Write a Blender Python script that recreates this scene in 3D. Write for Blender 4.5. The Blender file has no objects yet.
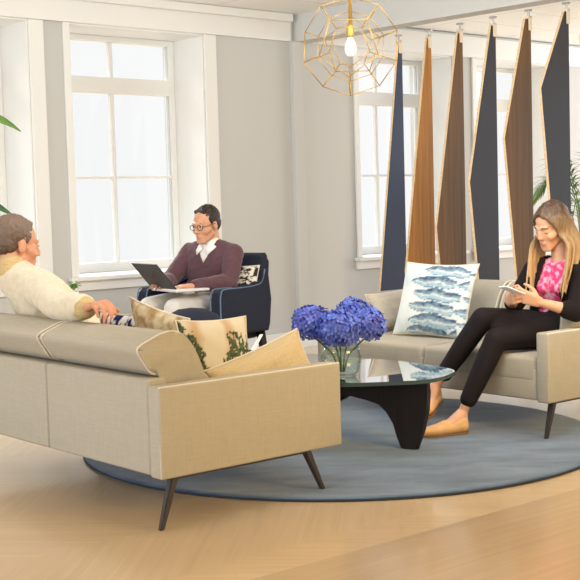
import bpy, bmesh, math, random
import numpy as np
from mathutils import Vector, Matrix, noise as mnoise

SC = bpy.context.scene
COL = SC.collection
random.seed(4)

# ------------------------------------------------------------------ camera
CAM_H = 1.22
PITCH, ROLL, FPX = math.radians(4.0), math.radians(1.6), 1220.0
cam_d = bpy.data.cameras.new('camera')
cam = bpy.data.objects.new('camera', cam_d)
COL.objects.link(cam)
cam_d.sensor_width = 36.0
cam_d.lens = 36.0 * FPX / 580.0
fwd = Vector((0, math.cos(PITCH), -math.sin(PITCH)))
upv = Vector((0, math.sin(PITCH), math.cos(PITCH)))
rgt = Vector((1, 0, 0))
cr = math.cos(ROLL) * rgt - math.sin(ROLL) * upv
cu = math.sin(ROLL) * rgt + math.cos(ROLL) * upv
M = Matrix((cr, cu, -fwd)).transposed().to_4x4()
M.translation = (0, 0, CAM_H)
cam.matrix_world = M
SC.camera = cam

# ------------------------------------------------------------------ directions of the room
YAW = math.radians(49)
WR = Vector((math.sin(YAW), math.cos(YAW), 0))       # along the window wall, to the right and away
WN = Vector((math.cos(YAW), -math.sin(YAW), 0))      # out of the window wall into the room
WC = Vector((0.046, 10.339, 0))                      # foot of the wall where the pier stands
SA = math.radians(50)
SS = Vector((math.sin(SA), math.cos(SA), 0))         # across the sofas
SL = Vector((-math.cos(SA), math.sin(SA), 0))        # along the sofas
PL = Vector((-0.50, 4.54, 0))
PR = Vector((1.273, 6.007, 0))
UZ = Vector((0, 0, 1))


def Lp(s, l, z): return PL + SS * s + SL * l + UZ * z
def Rp(s, l, z): return PR + SS * s + SL * l + UZ * z
def Wp(s, z, d=0.0): return WC + WR * s + WN * d + UZ * z


# ------------------------------------------------------------------ light and exposure
world = bpy.data.worlds.new('overcast_sky')
SC.world = world
world.use_nodes = True
wn = world.node_tree
wn.nodes.clear()
wo = wn.nodes.new('ShaderNodeOutputWorld')
wb = wn.nodes.new('ShaderNodeBackground')
wb.inputs['Color'].default_value = (1.0, 1.0, 1.0, 1)
wb.inputs['Strength'].default_value = 1.03
wn.links.new(wb.outputs[0], wo.inputs[0])

SC.view_settings.view_transform = 'Standard'
SC.view_settings.look = 'None'
SC.view_settings.gamma = 1.0
SC.view_settings.use_curve_mapping = False
SC.view_settings.exposure = -0.08


def sun(name, direction, energy, angle, color):
    d = bpy.data.lights.new(name, 'SUN')
    d.energy = energy
    d.angle = math.radians(angle)
    d.color = color
    o = bpy.data.objects.new(name, d)
    COL.objects.link(o)
    o.rotation_euler = Vector(direction).to_track_quat('-Z', 'Y').to_euler()
    o.location = (-6, 16, 8)
    return o


def area(name, loc, target, sx, sy, energy, color):
    d = bpy.data.lights.new(name, 'AREA')
    d.shape = 'RECTANGLE'
    d.size, d.size_y = sx, sy
    d.energy = energy
    d.color = color
    o = bpy.data.objects.new(name, d)
    COL.objects.link(o)
    o.location = loc
    o.rotation_euler = (Vector(target) - Vector(loc)).to_track_quat('-Z', 'Y').to_euler()
    return o


sd = WN * math.cos(math.radians(36)) - UZ * math.sin(math.radians(36))
sun('daylight', sd, 9.0, 32, (1.0, 0.99, 0.97))
area('added_warm_light_right', (2.9, 2.7, 1.75), (0.5, 5.6, 0.4), 1.3, 1.0, 92, (1.0, 0.63, 0.11))  # added warm lamp out of view, turns the sofa end faces tan
area('added_cool_fill_left', (-7.0, 0.5, 1.7), (0.0, 6.5, 1.5), 6.0, 2.8, 340, (0.95, 0.98, 1.0))  # added cool fill, out of view, for the faces turned left
area('added_fill_right', (6.6, 12.6, 1.6), (0.5, 9.0, 1.9), 3.0, 2.4, 160, (0.98, 0.99, 1.0))  # added unseen fill that brightens the back of the room
area('added_overhead_fill', (0.9, 5.3, 2.72), (-0.2, 10.2, 1.2), 3.4, 1.4, 135, (0.95, 0.98, 1.0))  # added light panel above the view, brightens back wall and slats


# ------------------------------------------------------------------ materials
def lin(c):
    out = []
    for v in c:
        v /= 255.0
        out.append(v / 12.92 if v <= 0.04045 else ((v + 0.055) / 1.055) ** 2.4)
    return tuple(out) + (1.0,)


class NT:
    def __init__(self, name):
        self.m = bpy.data.materials.new(name)
        self.m.use_nodes = True
        self.t = self.m.node_tree
        self.t.nodes.clear()
        self.out = self.t.nodes.new('ShaderNodeOutputMaterial')

    def n(self, kind, **kw):
        nd = self.t.nodes.new(kind)
        for k, v in kw.items():
            if k in nd.inputs:
                nd.inputs[k].default_value = v
            else:
                setattr(nd, k, v)
        return nd

    def l(self, a, b):
        self.t.links.new(a, b)


def mat(name, col, rough=0.6, spec=0.4, metal=0.0, var=0.0, vscale=8.0, bump=0.0, bscale=200.0, sheen=0.0, stretch=None, attr=None, emis=None):
    b = NT(name)
    p = b.n('ShaderNodeBsdfPrincipled')
    p.inputs['Roughness'].default_value = rough
    p.inputs['Specular IOR Level'].default_value = spec
    p.inputs['Metallic'].default_value = metal
    if sheen:
        p.inputs['Sheen Weight'].default_value = sheen
    c = lin(col) if col else (0.5, 0.5, 0.5, 1)
    p.inputs['Base Color'].default_value = c
    b.l(p.outputs[0], b.out.inputs[0])
    tc = b.n('ShaderNodeTexCoord')
    vec = tc.outputs['Object']
    if stretch:
        mp = b.n('ShaderNodeMapping')
        mp.inputs['Scale'].default_value = stretch
        b.l(vec, mp.inputs[0])
        vec = mp.outputs[0]
    src = None
    if attr:
        at = b.n('ShaderNodeAttribute', attribute_name=attr)
        src = at.outputs['Color']
        b.l(src, p.inputs['Base Color'])
    if var:
        nz = b.n('ShaderNodeTexNoise')
        nz.inputs['Scale'].default_value = vscale
        nz.inputs['Detail'].default_value = 5
        b.l(vec, nz.inputs['Vector'])
        mr = b.n('ShaderNodeMapRange')
        mr.inputs[1].default_value = 0.3
        mr.inputs[2].default_value = 0.7
        mr.inputs[3].default_value = 1 - var
        mr.inputs[4].default_value = 1 + var
        b.l(nz.outputs['Fac'], mr.inputs[0])
        mx = b.n('ShaderNodeMix', data_type='RGBA', blend_type='MULTIPLY')
        mx.inputs[0].default_value = 1.0
        if src:
            b.l(src, mx.inputs[6])
        else:
            mx.inputs[6].default_value = c
        b.l(mr.outputs[0], mx.inputs[7])
        b.l(mx.outputs[2], p.inputs['Base Color'])
    if bump:
        nb = b.n('ShaderNodeTexNoise')
        nb.inputs['Scale'].default_value = bscale
        nb.inputs['Detail'].default_value = 3
        b.l(vec, nb.inputs['Vector'])
        bp = b.n('ShaderNodeBump')
        bp.inputs['Strength'].default_value = bump
        bp.inputs['Distance'].default_value = 0.002
        b.l(nb.outputs['Fac'], bp.inputs['Height'])
        b.l(bp.outputs[0], p.inputs['Normal'])
    if emis:
        p.inputs['Emission Color'].default_value = lin(emis[0])
        p.inputs['Emission Strength'].default_value = emis[1]
    return b.m


def weave(name, col, rough=0.9, contrast=0.10, scale=170.0):
    """woven upholstery: crossed threads over a slightly slubby base"""
    b = NT(name)
    p = b.n('ShaderNodeBsdfPrincipled')
    p.inputs['Roughness'].default_value = rough
    p.inputs['Specular IOR Level'].default_value = 0.15
    b.l(p.outputs[0], b.out.inputs[0])
    tc = b.n('ShaderNodeTexCoord')
    facs = []
    for st in ((14, 14, 260), (240, 240, 12)):
        mp = b.n('ShaderNodeMapping')
        mp.inputs['Scale'].default_value = st
        b.l(tc.outputs['Object'], mp.inputs[0])
        nz = b.n('ShaderNodeTexNoise')
        nz.inputs['Scale'].default_value = 1.0
        nz.inputs['Detail'].default_value = 3
        b.l(mp.outputs[0], nz.inputs['Vector'])
        facs.append(nz.outputs['Fac'])
    ad = b.n('ShaderNodeMath', operation='ADD')
    b.l(facs[0], ad.inputs[0])
    b.l(facs[1], ad.inputs[1])
    mr = b.n('ShaderNodeMapRange')
    mr.inputs[1].default_value = 0.7
    mr.inputs[2].default_value = 1.3
    mr.inputs[3].default_value = 1 - contrast
    mr.inputs[4].default_value = 1 + contrast
    b.l(ad.outputs[0], mr.inputs[0])
    mx = b.n('ShaderNodeMix', data_type='RGBA', blend_type='MULTIPLY')
    mx.inputs[0].default_value = 1
    mx.inputs[6].default_value = lin(col)
    b.l(mr.outputs[0], mx.inputs[7])
    b.l(mx.outputs[2], p.inputs['Base Color'])
    bp = b.n('ShaderNodeBump')
    bp.inputs['Strength'].default_value = 0.25
    bp.inputs['Distance'].default_value = 0.002
    b.l(ad.outputs[0], bp.inputs['Height'])
    b.l(bp.outputs[0], p.inputs['Normal'])
    return b.m


def wood(name, c1, c2, grain=(30, 30, 1.2), rough=0.4, spec=0.4):
    b = NT(name)
    p = b.n('ShaderNodeBsdfPrincipled')
    p.inputs['Roughness'].default_value = rough
    p.inputs['Specular IOR Level'].default_value = spec
    b.l(p.outputs[0], b.out.inputs[0])
    tc = b.n('ShaderNodeTexCoord')
    mp = b.n('ShaderNodeMapping')
    mp.inputs['Scale'].default_value = grain
    b.l(tc.outputs['Object'], mp.inputs[0])
    nz = b.n('ShaderNodeTexNoise')
    nz.inputs['Scale'].default_value = 1.5
    nz.inputs['Detail'].default_value = 6
    nz.inputs['Distortion'].default_value = 0.6
    b.l(mp.outputs[0], nz.inputs['Vector'])
    rp = b.n('ShaderNodeValToRGB')
    rp.color_ramp.elements[0].position = 0.3
    rp.color_ramp.elements[0].color = lin(c1)
    rp.color_ramp.elements[1].position = 0.7
    rp.color_ramp.elements[1].color = lin(c2)
    b.l(nz.outputs['Fac'], rp.inputs[0])
    b.l(rp.outputs[0], p.inputs['Base Color'])
    return b.m


def glass_mat(name, tint=(0.95, 0.98, 0.97, 1), fac=0.08, rough=0.02, boost=1.0):
    """clear pane: straight through, with the mirror share of real glass"""
    b = NT(name)
    tr = b.n('ShaderNodeBsdfTransparent')
    tr.inputs[0].default_value = tint
    gl = b.n('ShaderNodeBsdfGlossy')
    gl.inputs['Roughness'].default_value = rough
    lw = b.n('ShaderNodeLayerWeight')
    lw.inputs[0].default_value = 0.5
    pw = b.n('ShaderNodeMath', operation='POWER')
    pw.inputs[1].default_value = 5.0
    b.l(lw.outputs['Facing'], pw.inputs[0])
    ma = b.n('ShaderNodeMath', operation='MULTIPLY_ADD')
    ma.inputs[1].default_value = 0.9
    ma.inputs[2].default_value = 0.04
    b.l(pw.outputs[0], ma.inputs[0])
    ml = b.n('ShaderNodeMath', operation='MULTIPLY')
    ml.inputs[1].default_value = boost
    ml.use_clamp = True
    b.l(ma.outputs[0], ml.inputs[0])
    mx = b.n('ShaderNodeMixShader')
    b.l(ml.outputs[0], mx.inputs[0])
    b.l(tr.outputs[0], mx.inputs[1])
    b.l(gl.outputs[0], mx.inputs[2])
    b.l(mx.outputs[0], b.out.inputs[0])
    return b.m


def floor_mat():
    """pale oak boards in two fields that meet on a straight line: chevron boards, then straight boards"""
    b = NT('oak_floor')
    p = b.n('ShaderNodeBsdfPrincipled')
    p.inputs['Roughness'].default_value = 0.3
    p.inputs['Specular IOR Level'].default_value = 0.6
    p.inputs['Coat Weight'].default_value = 0.7
    p.inputs['Coat Roughness'].default_value = 0.16
    b.l(p.outputs[0], b.out.inputs[0])
    tc = b.n('ShaderNodeTexCoord')
    geo = tc.outputs['Object']

    def planks(rot, c1, c2, mor, bw=1.1, rh=0.12):
        mp = b.n('ShaderNodeMapping')
        mp.inputs['Rotation'].default_value = (0, 0, rot)
        b.l(geo, mp.inputs[0])
        br = b.n('ShaderNodeTexBrick')
        br.inputs['Scale'].default_value = 1.0
        br.inputs['Brick Width'].default_value = bw
        br.inputs['Row Height'].default_value = rh
        br.inputs['Mortar Size'].default_value = 0.0012
        br.inputs['Color1'].default_value = lin(c1)
        br.inputs['Color2'].default_value = lin(c2)
        br.inputs['Mortar'].default_value = lin(mor)
        b.l(mp.outputs[0], br.inputs['Vector'])
        m2 = b.n('ShaderNodeMapping')
        m2.inputs['Scale'].default_value = (1.6, 34, 1)
        b.l(mp.outputs[0], m2.inputs[0])
        nz = b.n('ShaderNodeTexNoise')
        nz.inputs['Scale'].default_value = 1.0
        nz.inputs['Detail'].default_value = 5
        b.l(m2.outputs[0], nz.inputs['Vector'])
        mr = b.n('ShaderNodeMapRange')
        mr.inputs[1].default_value = 0.25
        mr.inputs[2].default_value = 0.75
        mr.inputs[3].default_value = 0.9
        mr.inputs[4].default_value = 1.08
        b.l(nz.outputs['Fac'], mr.inputs[0])
        mx = b.n('ShaderNodeMix', data_type='RGBA', blend_type='MULTIPLY')
        mx.inputs[0].default_value = 1
        b.l(br.outputs['Color'], mx.inputs[6])
        b.l(mr.outputs[0], mx.inputs[7])
        return mx.outputs[2]

    a1 = planks(math.radians(-85), (208, 184, 150), (204, 179, 145), (194, 168, 134))
    a2 = planks(math.radians(5), (209, 185, 151), (205, 180, 146), (194, 168, 134))
    a3 = planks(-(math.pi / 2 - SA), (190, 166, 136), (184, 160, 130), (170, 146, 116), 1.6, 0.16)
    sep = b.n('ShaderNodeSeparateXYZ')
    # coordinates along the sofa directions
    mp = b.n('ShaderNodeMapping')
    mp.inputs['Rotation'].default_value = (0, 0, -(math.pi / 2 - SA))
    b.l(geo, mp.inputs[0])
    b.l(mp.outputs[0], sep.inputs[0])
    # chevron rows across y
    fr = b.n('ShaderNodeMath', operation='PINGPONG')
    fr.inputs[1].default_value = 0.55
    b.l(sep.outputs['Y'], fr.inputs[0])
    gt = b.n('ShaderNodeMath', operation='MULTIPLY')
    gt.inputs[1].default_value = 1 / 1.1
    b.l(sep.outputs['Y'], gt.inputs[0])
    fl = b.n('ShaderNodeMath', operation='FRACT')
    b.l(gt.outputs[0], fl.inputs[0])
    g2 = b.n('ShaderNodeMath', operation='GREATER_THAN')
    g2.inputs[1].default_value = 0.5
    b.l(fl.outputs[0], g2.inputs[0])
    m1 = b.n('ShaderNodeMix', data_type='RGBA')
    b.l(g2.outputs[0], m1.inputs[0])
    b.l(a1, m1.inputs[6])
    b.l(a2, m1.inputs[7])
    # straight field beyond the line
    c0 = Vector((0.008, 4.052, 0)).dot(SL)
    lt = b.n('ShaderNodeMath', operation='LESS_THAN')
    lt.inputs[1].default_value = c0
    b.l(sep.outputs['Y'], lt.inputs[0])
    m3 = b.n('ShaderNodeMix', data_type='RGBA')
    b.l(lt.outputs[0], m3.inputs[0])
    b.l(m1.outputs[2], m3.inputs[6])
    b.l(a3, m3.inputs[7])
    b.l(m3.outputs[2], p.inputs['Base Color'])
    return b.m


def ceiling_mat():
    b = NT('ceiling_tiles')
    p = b.n('ShaderNodeBsdfPrincipled')
    p.inputs['Roughness'].default_value = 0.6
    b.l(p.outputs[0], b.out.inputs[0])
    tc = b.n('ShaderNodeTexCoord')
    mp = b.n('ShaderNodeMapping')
    mp.inputs['Rotation'].default_value = (0, 0, -(math.pi / 2 - YAW))
    b.l(tc.outputs['Object'], mp.inputs[0])
    br = b.n('ShaderNodeTexBrick', offset=0.0)
    br.inputs['Scale'].default_value = 1.0
    br.inputs['Brick Width'].default_value = 1.2
    br.inputs['Row Height'].default_value = 0.6
    br.inputs['Mortar Size'].default_value = 0.006
    br.inputs['Color1'].default_value = lin((242, 243, 243))
    br.inputs['Color2'].default_value = lin((240, 241, 241))
    br.inputs['Mortar'].default_value = lin((205, 208, 208))
    b.l(mp.outputs[0], br.inputs['Vector'])
    b.l(br.outputs['Color'], p.inputs['Base Color'])
    return b.m


def rug_mat():
    b = NT('slate_blue_pile')
    p = b.n('ShaderNodeBsdfPrincipled')
    p.inputs['Roughness'].default_value = 0.95
    p.inputs['Specular IOR Level'].default_value = 0.1
    p.inputs['Sheen Weight'].default_value = 0.35
    p.inputs['Sheen Roughness'].default_value = 0.4
    b.l(p.outputs[0], b.out.inputs[0])
    tc = b.n('ShaderNodeTexCoord')
    mp = b.n('ShaderNodeMapping')
    mp.inputs['Rotation'].default_value = (0, 0, 0.5)
    mp.inputs['Scale'].default_value = (1.2, 3.0, 1)
    b.l(tc.outputs['Object'], mp.inputs[0])
    nz = b.n('ShaderNodeTexNoise')
    nz.inputs['Scale'].default_value = 1.8
    nz.inputs['Detail'].default_value = 7
    nz.inputs['Roughness'].default_value = 0.6
    b.l(mp.outputs[0], nz.inputs['Vector'])
    rp = b.n('ShaderNodeValToRGB')
    rp.color_ramp.elements[0].position = 0.33
    rp.color_ramp.elements[0].color = lin((52, 72, 96))
    rp.color_ramp.elements[1].position = 0.68
    rp.color_ramp.elements[1].color = lin((94, 116, 140))
    b.l(nz.outputs['Fac'], rp.inputs[0])
    b.l(rp.outputs[0], p.inputs['Base Color'])
    n2 = b.n('ShaderNodeTexNoise')
    n2.inputs['Scale'].default_value = 160
    b.l(tc.outputs['Object'], n2.inputs['Vector'])
    bp = b.n('ShaderNodeBump')
    bp.inputs['Strength'].default_value = 0.5
    bp.inputs['Distance'].default_value = 0.006
    b.l(n2.outputs['Fac'], bp.inputs['Height'])
    b.l(bp.outputs[0], p.inputs['Normal'])
    return b.m


def hair_mat(name, c_top, c_bot, z0, z1, streak=0.35):
    """strands; colour runs from the roots to the ends with the height"""
    b = NT(name)
    p = b.n('ShaderNodeBsdfPrincipled')
    p.inputs['Roughness'].default_value = 0.45
    p.inputs['Specular IOR Level'].default_value = 0.35
    b.l(p.outputs[0], b.out.inputs[0])
    tc = b.n('ShaderNodeTexCoord')
    sep = b.n('ShaderNodeSeparateXYZ')
    b.l(tc.outputs['Object'], sep.inputs[0])
    nz = b.n('ShaderNodeTexNoise')
    mp = b.n('ShaderNodeMapping')
    mp.inputs['Scale'].default_value = (90, 90, 6)
    b.l(tc.outputs['Object'], mp.inputs[0])
    b.l(mp.outputs[0], nz.inputs['Vector'])
    nz.inputs['Scale'].default_value = 1.0
    nz.inputs['Detail'].default_value = 3
    mr = b.n('ShaderNodeMapRange')
    mr.inputs[1].default_value = z1
    mr.inputs[2].default_value = z0
    b.l(sep.outputs['Z'], mr.inputs[0])
    ad = b.n('ShaderNodeMath', operation='MULTIPLY_ADD')
    ad.inputs[1].default_value = streak * 2
    b.l(nz.outputs['Fac'], ad.inputs[0])
    sb = b.n('ShaderNodeMath', operation='SUBTRACT')
    sb.inputs[1].default_value = streak
    b.l(mr.outputs[0], sb.inputs[0])
    b.l(sb.outputs[0], ad.inputs[2])
    rp = b.n('ShaderNodeValToRGB')
    rp.color_ramp.elements[0].color = lin(c_top)
    rp.color_ramp.elements[1].color = lin(c_bot)
    b.l(ad.outputs[0], rp.inputs[0])
    b.l(rp.outputs[0], p.inputs['Base Color'])
    bp = b.n('ShaderNodeBump')
    bp.inputs['Strength'].default_value = 0.5
    bp.inputs['Distance'].default_value = 0.004
    b.l(nz.outputs['Fac'], bp.inputs['Height'])
    b.l(bp.outputs[0], p.inputs['Normal'])
    return b.m


MT = {}
MT['wall'] = mat('wall_paint_grey', (194, 196, 196), 0.85, 0.2, bump=0.05, bscale=300)
MT['white'] = mat('white_trim_paint', (226, 228, 228), 0.5, 0.4, bump=0.02)
MT['soffit'] = mat('grey_white_soffit_paint', (198, 201, 202), 0.7, 0.3)
MT['ceiling'] = ceiling_mat()
MT['floor'] = floor_mat()
MT['rug'] = rug_mat()
MT['rug_edge'] = mat('rug_binding', (52, 56, 66), 0.95, 0.1, bump=0.4)
MT['pane'] = glass_mat('window_glass', (0.99, 0.995, 0.995, 1), boost=0.5)
MT['seal'] = mat('grey_window_seal', (190, 198, 200), 0.6)
MT['sofa'] = weave('oatmeal_weave', (168, 161, 146), contrast=0.06)
MT['piping'] = mat('piping_cord', (214, 204, 184), 0.9, 0.2)
MT['darkleg'] = mat('dark_bronze_metal', (52, 46, 44), 0.45, 0.4, bump=0.03)
MT['tabletop'] = glass_mat('table_glass', (0.80, 0.88, 0.88, 1), boost=2.6)
MT['glassrim'] = mat('glass_rim', (40, 62, 62), 0.15, 0.6)
MT['ebony'] = wood('ebonised_wood', (26, 19, 18), (36, 27, 26), rough=0.5, spec=0.25)
MT['navy'] = weave('navy_weave', (40, 44, 58), contrast=0.12)
MT['navypipe'] = mat('navy_piping', (96, 116, 142), 0.7, 0.3)
MT['gold'] = mat('brushed_brass', (176, 138, 62), 0.4, 0.4, metal=0.6, bump=0.03)
MT['bulb'] = mat('frosted_bulb', (250, 244, 232), 0.25, 0.5, emis=((255, 240, 215), 0.25))
MT['slat_navy'] = mat('navy_laminate', (34, 48, 80), 0.32, 0.5, var=0.06, vscale=3, stretch=(20, 20, 1))
MT['slat_dark'] = mat('charcoal_navy_laminate', (40, 40, 50), 0.3, 0.5, var=0.06, vscale=3, stretch=(20, 20, 1))
MT['slat_orange'] = wood('honey_veneer', (146, 94, 16), (182, 122, 32), (26, 26, 0.8), 0.33)
MT['slat_brown'] = wood('walnut_veneer', (90, 62, 26), (118, 82, 38), (26, 26, 0.8), 0.33)
MT['ply'] = wood('pale_plywood_edge', (216, 186, 146), (232, 208, 172), (4, 4, 60), 0.6)
MT['clip'] = mat('cream_clip', (226, 214, 192), 0.5)
MT['steel'] = mat('satin_steel', (180, 180, 178), 0.3, 0.5, metal=0.9)
MT['skin_tan'] = mat('skin_warm', (200, 148, 118), 0.5, 0.4, var=0.05, vscale=18)
MT['skin_ruddy'] = mat('skin_ruddy', (194, 138, 108), 0.5, 0.4, var=0.07, vscale=18)
MT['skin_fair'] = mat('skin_fair', (212, 162, 132), 0.5, 0.4, var=0.05, vscale=18)
MT['lips'] = mat('lip_skin', (186, 116, 102), 0.4, 0.4)
MT['eyewhite'] = mat('eye_white', (236, 232, 226), 0.2, 0.5)
MT['iris'] = mat('dark_iris', (40, 28, 22), 0.2, 0.5)
MT['brow'] = mat('brow_hair', (60, 42, 34), 0.8)
MT['black_frame'] = mat('black_acetate', (30, 28, 30), 0.3, 0.5)
MT['lens'] = glass_mat('spectacle_lens', (0.97, 0.98, 0.98, 1))
MT['cream'] = mat('cream_fleece', (208, 197, 174), 0.95, 0.1, var=0.05, vscale=40, bump=0.5, bscale=260, sheen=0.3)
MT['cuff'] = weave('ribbed_cream_knit', (188, 164, 120), contrast=0.2)
MT['whitecloth'] = mat('white_cotton', (238, 236, 232), 0.85, 0.2, bump=0.1)
MT['jeans'] = mat('navy_denim', (44, 52, 74), 0.9, 0.15, bump=0.2)
MT['burgundy'] = mat('plum_knit', (92, 66, 74), 0.92, 0.12, var=0.08, vscale=50, bump=0.4, bscale=320, sheen=0.2)
MT['lightpants'] = mat('pale_grey_chino', (202, 200, 196), 0.9, 0.15, var=0.05, vscale=24, bump=0.2)
MT['blackcloth'] = mat('black_jersey', (30, 25, 27), 0.85, 0.15, bump=0.2)
MT['blackpants'] = mat('black_trouser_cloth', (30, 25, 28), 0.8, 0.2, bump=0.1)
MT['tanleather'] = mat('tan_leather', (214, 166, 112), 0.45, 0.4, var=0.06, vscale=20)
MT['brownleather'] = mat('brown_leather', (92, 62, 44), 0.45, 0.4)
MT['sole'] = mat('shoe_sole', (128, 92, 62), 0.6)
MT['phone'] = mat('white_phone_shell', (232, 234, 238), 0.25, 0.5)
MT['screen'] = mat('dark_screen', (28, 30, 36), 0.12, 0.5)
MT['lid'] = mat('black_laptop_shell', (46, 44, 48), 0.4, 0.4)
MT['alu'] = mat('pale_aluminium', (222, 222, 224), 0.35, 0.5, metal=0.3)
MT['redmark'] = mat('dull_red_mark', (120, 62, 66), 0.4)
MT['vcol'] = mat('printed_linen', None, 0.92, 0.15, bump=0.25, bscale=240, attr='Col')
MT['flower'] = mat('hydrangea_petals', None, 0.7, 0.25, attr='Col')
MT['leaf'] = mat('green_leaf', (98, 138, 66), 0.5, 0.4, var=0.2, vscale=14)
MT['darkleaf'] = mat('dark_green_leaf', (60, 96, 56), 0.5, 0.4, var=0.2, vscale=14)
MT['stem'] = mat('green_stem', (88, 118, 58), 0.6)
MT['vase'] = glass_mat('vase_glass', (0.93, 0.97, 0.96, 1), boost=1.3)
MT['water'] = glass_mat('vase_water', (0.95, 0.98, 0.97, 1), boost=0.6)
MT['paper'] = mat('white_card', (240, 240, 238), 0.7)
MT['potwhite'] = mat('white_ceramic', (232, 230, 226), 0.3, 0.5)
MT['soil'] = mat('potting_soil', (70, 52, 40), 0.95)
MT['tanpillow'] = weave('tan_linen', (184, 166, 132))
MT['greypillow'] = weave('stone_linen', (176, 169, 156))


# ------------------------------------------------------------------ object helpers
def link(name, me, m=None, parent=None):
    o = bpy.data.objects.new(name, me)
    COL.objects.link(o)
    if m is not None:
        for x in (m if isinstance(m, (list, tuple)) else [m]):
            me.materials.append(x)
    if parent is not None:
        o.parent = parent
        bpy_inv(o, parent)
    return o


def bpy_inv(o, parent):
    # children are built in the parent's local frame: no inverse needed
    o.matrix_parent_inverse = Matrix.Identity(4)


def from_bm(name, bm, m=None, parent=None, smooth=False, recalc=True):
    me = bpy.data.meshes.new(name)
    if recalc:
        bmesh.ops.recalc_face_normals(bm, faces=bm.faces)
    bm.to_mesh(me)
    bm.free()
    if smooth:
        for p in me.polygons:
            p.use_smooth = True
    return link(name, me, m, parent)


def empty(name, loc=(0, 0, 0), rotz=0.0):
    o = bpy.data.objects.new(name, None)
    COL.objects.link(o)
    o.location = loc
    o.rotation_euler = (0, 0, rotz)
    return o


def tag(o, label, cat, group=None):
    o['label'] = label
    o['category'] = cat
    if group:
        o['group'] = group
    return o


def struct(o):
    o['kind'] = 'structure'
    return o


def rbox(bm, lo, hi, r=0.0, seg=2, mtx=None, mat_i=0):
    """rounded box between two corners"""
    lo, hi = Vector(lo), Vector(hi)
    g = bmesh.ops.create_cube(bm, size=1.0)
    vs = g['verts']
    for v in vs:
        v.co = Vector(((lo[i] + hi[i]) / 2 + v.co[i] * (hi[i] - lo[i])) for i in range(3)) if False else Vector([(lo[i] + hi[i]) / 2 + v.co[i] * (hi[i] - lo[i]) for i in range(3)])
    if r > 0:
        es = list({e for v in vs for e in v.link_edges})
        res = bmesh.ops.bevel(bm, geom=es, offset=r, segments=seg, profile=0.5, affect='EDGES')
        vs = list({v for f in res['faces'] for v in f.verts} | {v for v in vs if v.is_valid})
    if mtx is not None:
        bmesh.ops.transform(bm, matrix=mtx, verts=[v for v in vs if v.is_valid])
    for v in vs:
        if v.is_valid:
            for f in v.link_faces:
                f.material_index = mat_i
    return vs


def box_obj(name, lo, hi, m, parent=None, r=0.0, seg=2, smooth=False):
    bm = bmesh.new()
    rbox(bm, lo, hi, r, seg)
    return from_bm(name, bm, m, parent, smooth)


def tube(bm, pts, r, n=8, closed=False, cap=True):
    pts = [Vector(p) for p in pts]
    N = len(pts)
    rs = r if isinstance(r, (list, tuple)) else [r] * N
    rings = []
    prev = None
    for i, p in enumerate(pts):
        if closed:
            t = pts[(i + 1) % N] - pts[i - 1]
        else:
            t = pts[min(i + 1, N - 1)] - pts[max(i - 1, 0)]
        t.normalize()
        if prev is None:
            a = Vector((0, 0, 1)) if abs(t.z) < 0.9 else Vector((1, 0, 0))
            u = t.cross(a).normalized()
        else:
            u = (prev - t * prev.dot(t))
            u = u.normalized() if u.length > 1e-6 else t.orthogonal().normalized()
        prev = u
        w = t.cross(u)
        rings.append([bm.verts.new(p + (u * math.cos(2 * math.pi * k / n) + w * math.sin(2 * math.pi * k / n)) * rs[i]) for k in range(n)])
    M_ = N if closed else N - 1
    for i in range(M_):
        A, B = rings[i], rings[(i + 1) % N]
        for k in range(n):
            bm.faces.new((A[k], A[(k + 1) % n], B[(k + 1) % n], B[k]))
    if cap and not closed:
        bm.faces.new(rings[0][::-1])
        bm.faces.new(rings[-1])


def lathe(bm, prof, n=32, center=(0, 0, 0)):
    c = Vector(center)
    rings = []
    for r, z in prof:
        rings.append([bm.verts.new(c + Vector((r * math.cos(2 * math.pi * k / n), r * math.sin(2 * math.pi * k / n), z))) for k in range(n)])
    for A, B in zip(rings, rings[1:]):
        for k in range(n):
            bm.faces.new((A[k], A[(k + 1) % n], B[(k + 1) % n], B[k]))
    if prof[0][0] > 1e-5:
        bm.faces.new(rings[0][::-1])
    if prof[-1][0] > 1e-5:
        bm.faces.new(rings[-1])
    bmesh.ops.remove_doubles(bm, verts=bm.verts, dist=1e-5)


def extrude_outline(bm, pts, thick_vec, bevel=0.0):
    """pts: closed 3D outline in a plane, pushed along thick_vec"""
    tv = Vector(thick_vec)
    a = [bm.verts.new(Vector(p) - tv / 2) for p in pts]
    c = [bm.verts.new(Vector(p) + tv / 2) for p in pts]
    n = len(pts)
    bm.faces.new(a[::-1])
    bm.faces.new(c)
    side = []
    for i in range(n):
        side.append(bm.faces.new((a[i], a[(i + 1) % n], c[(i + 1) % n], c[i])))
    if bevel:
        es = [e for e in bm.edges if any(f in side for f in e.link_faces) and not all(f in side for f in e.link_faces)]
        bmesh.ops.bevel(bm, geom=es, offset=bevel, segments=2, profile=0.5, affect='EDGES')
    return side


def catmull(pts, n=6, closed=True):
    P = [Vector(p) for p in pts]
    N = len(P)
    out = []
    rng = range(N) if closed else range(N - 1)
    for i in rng:
        if closed:
            p0, p1, p2, p3 = P[i - 1], P[i], P[(i + 1) % N], P[(i + 2) % N]
        else:
            p0, p1, p2, p3 = P[max(i - 1, 0)], P[i], P[i + 1], P[min(i + 2, N - 1)]
        for k in range(n):
            t = k / n
            out.append(0.5 * ((2 * p1) + (p2 - p0) * t + (2 * p0 - 5 * p1 + 4 * p2 - p3) * t * t + (3 * p1 - p0 - 3 * p2 + p3) * t ** 3))
    if not closed:
        out.append(P[-1])
    return out


# icosphere points for blobs
_bm = bmesh.new()
bmesh.ops.create_icosphere(_bm, subdivisions=3, radius=1.0)
ICO = [v.co.copy() for v in _bm.verts]
_bm.free()


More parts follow.
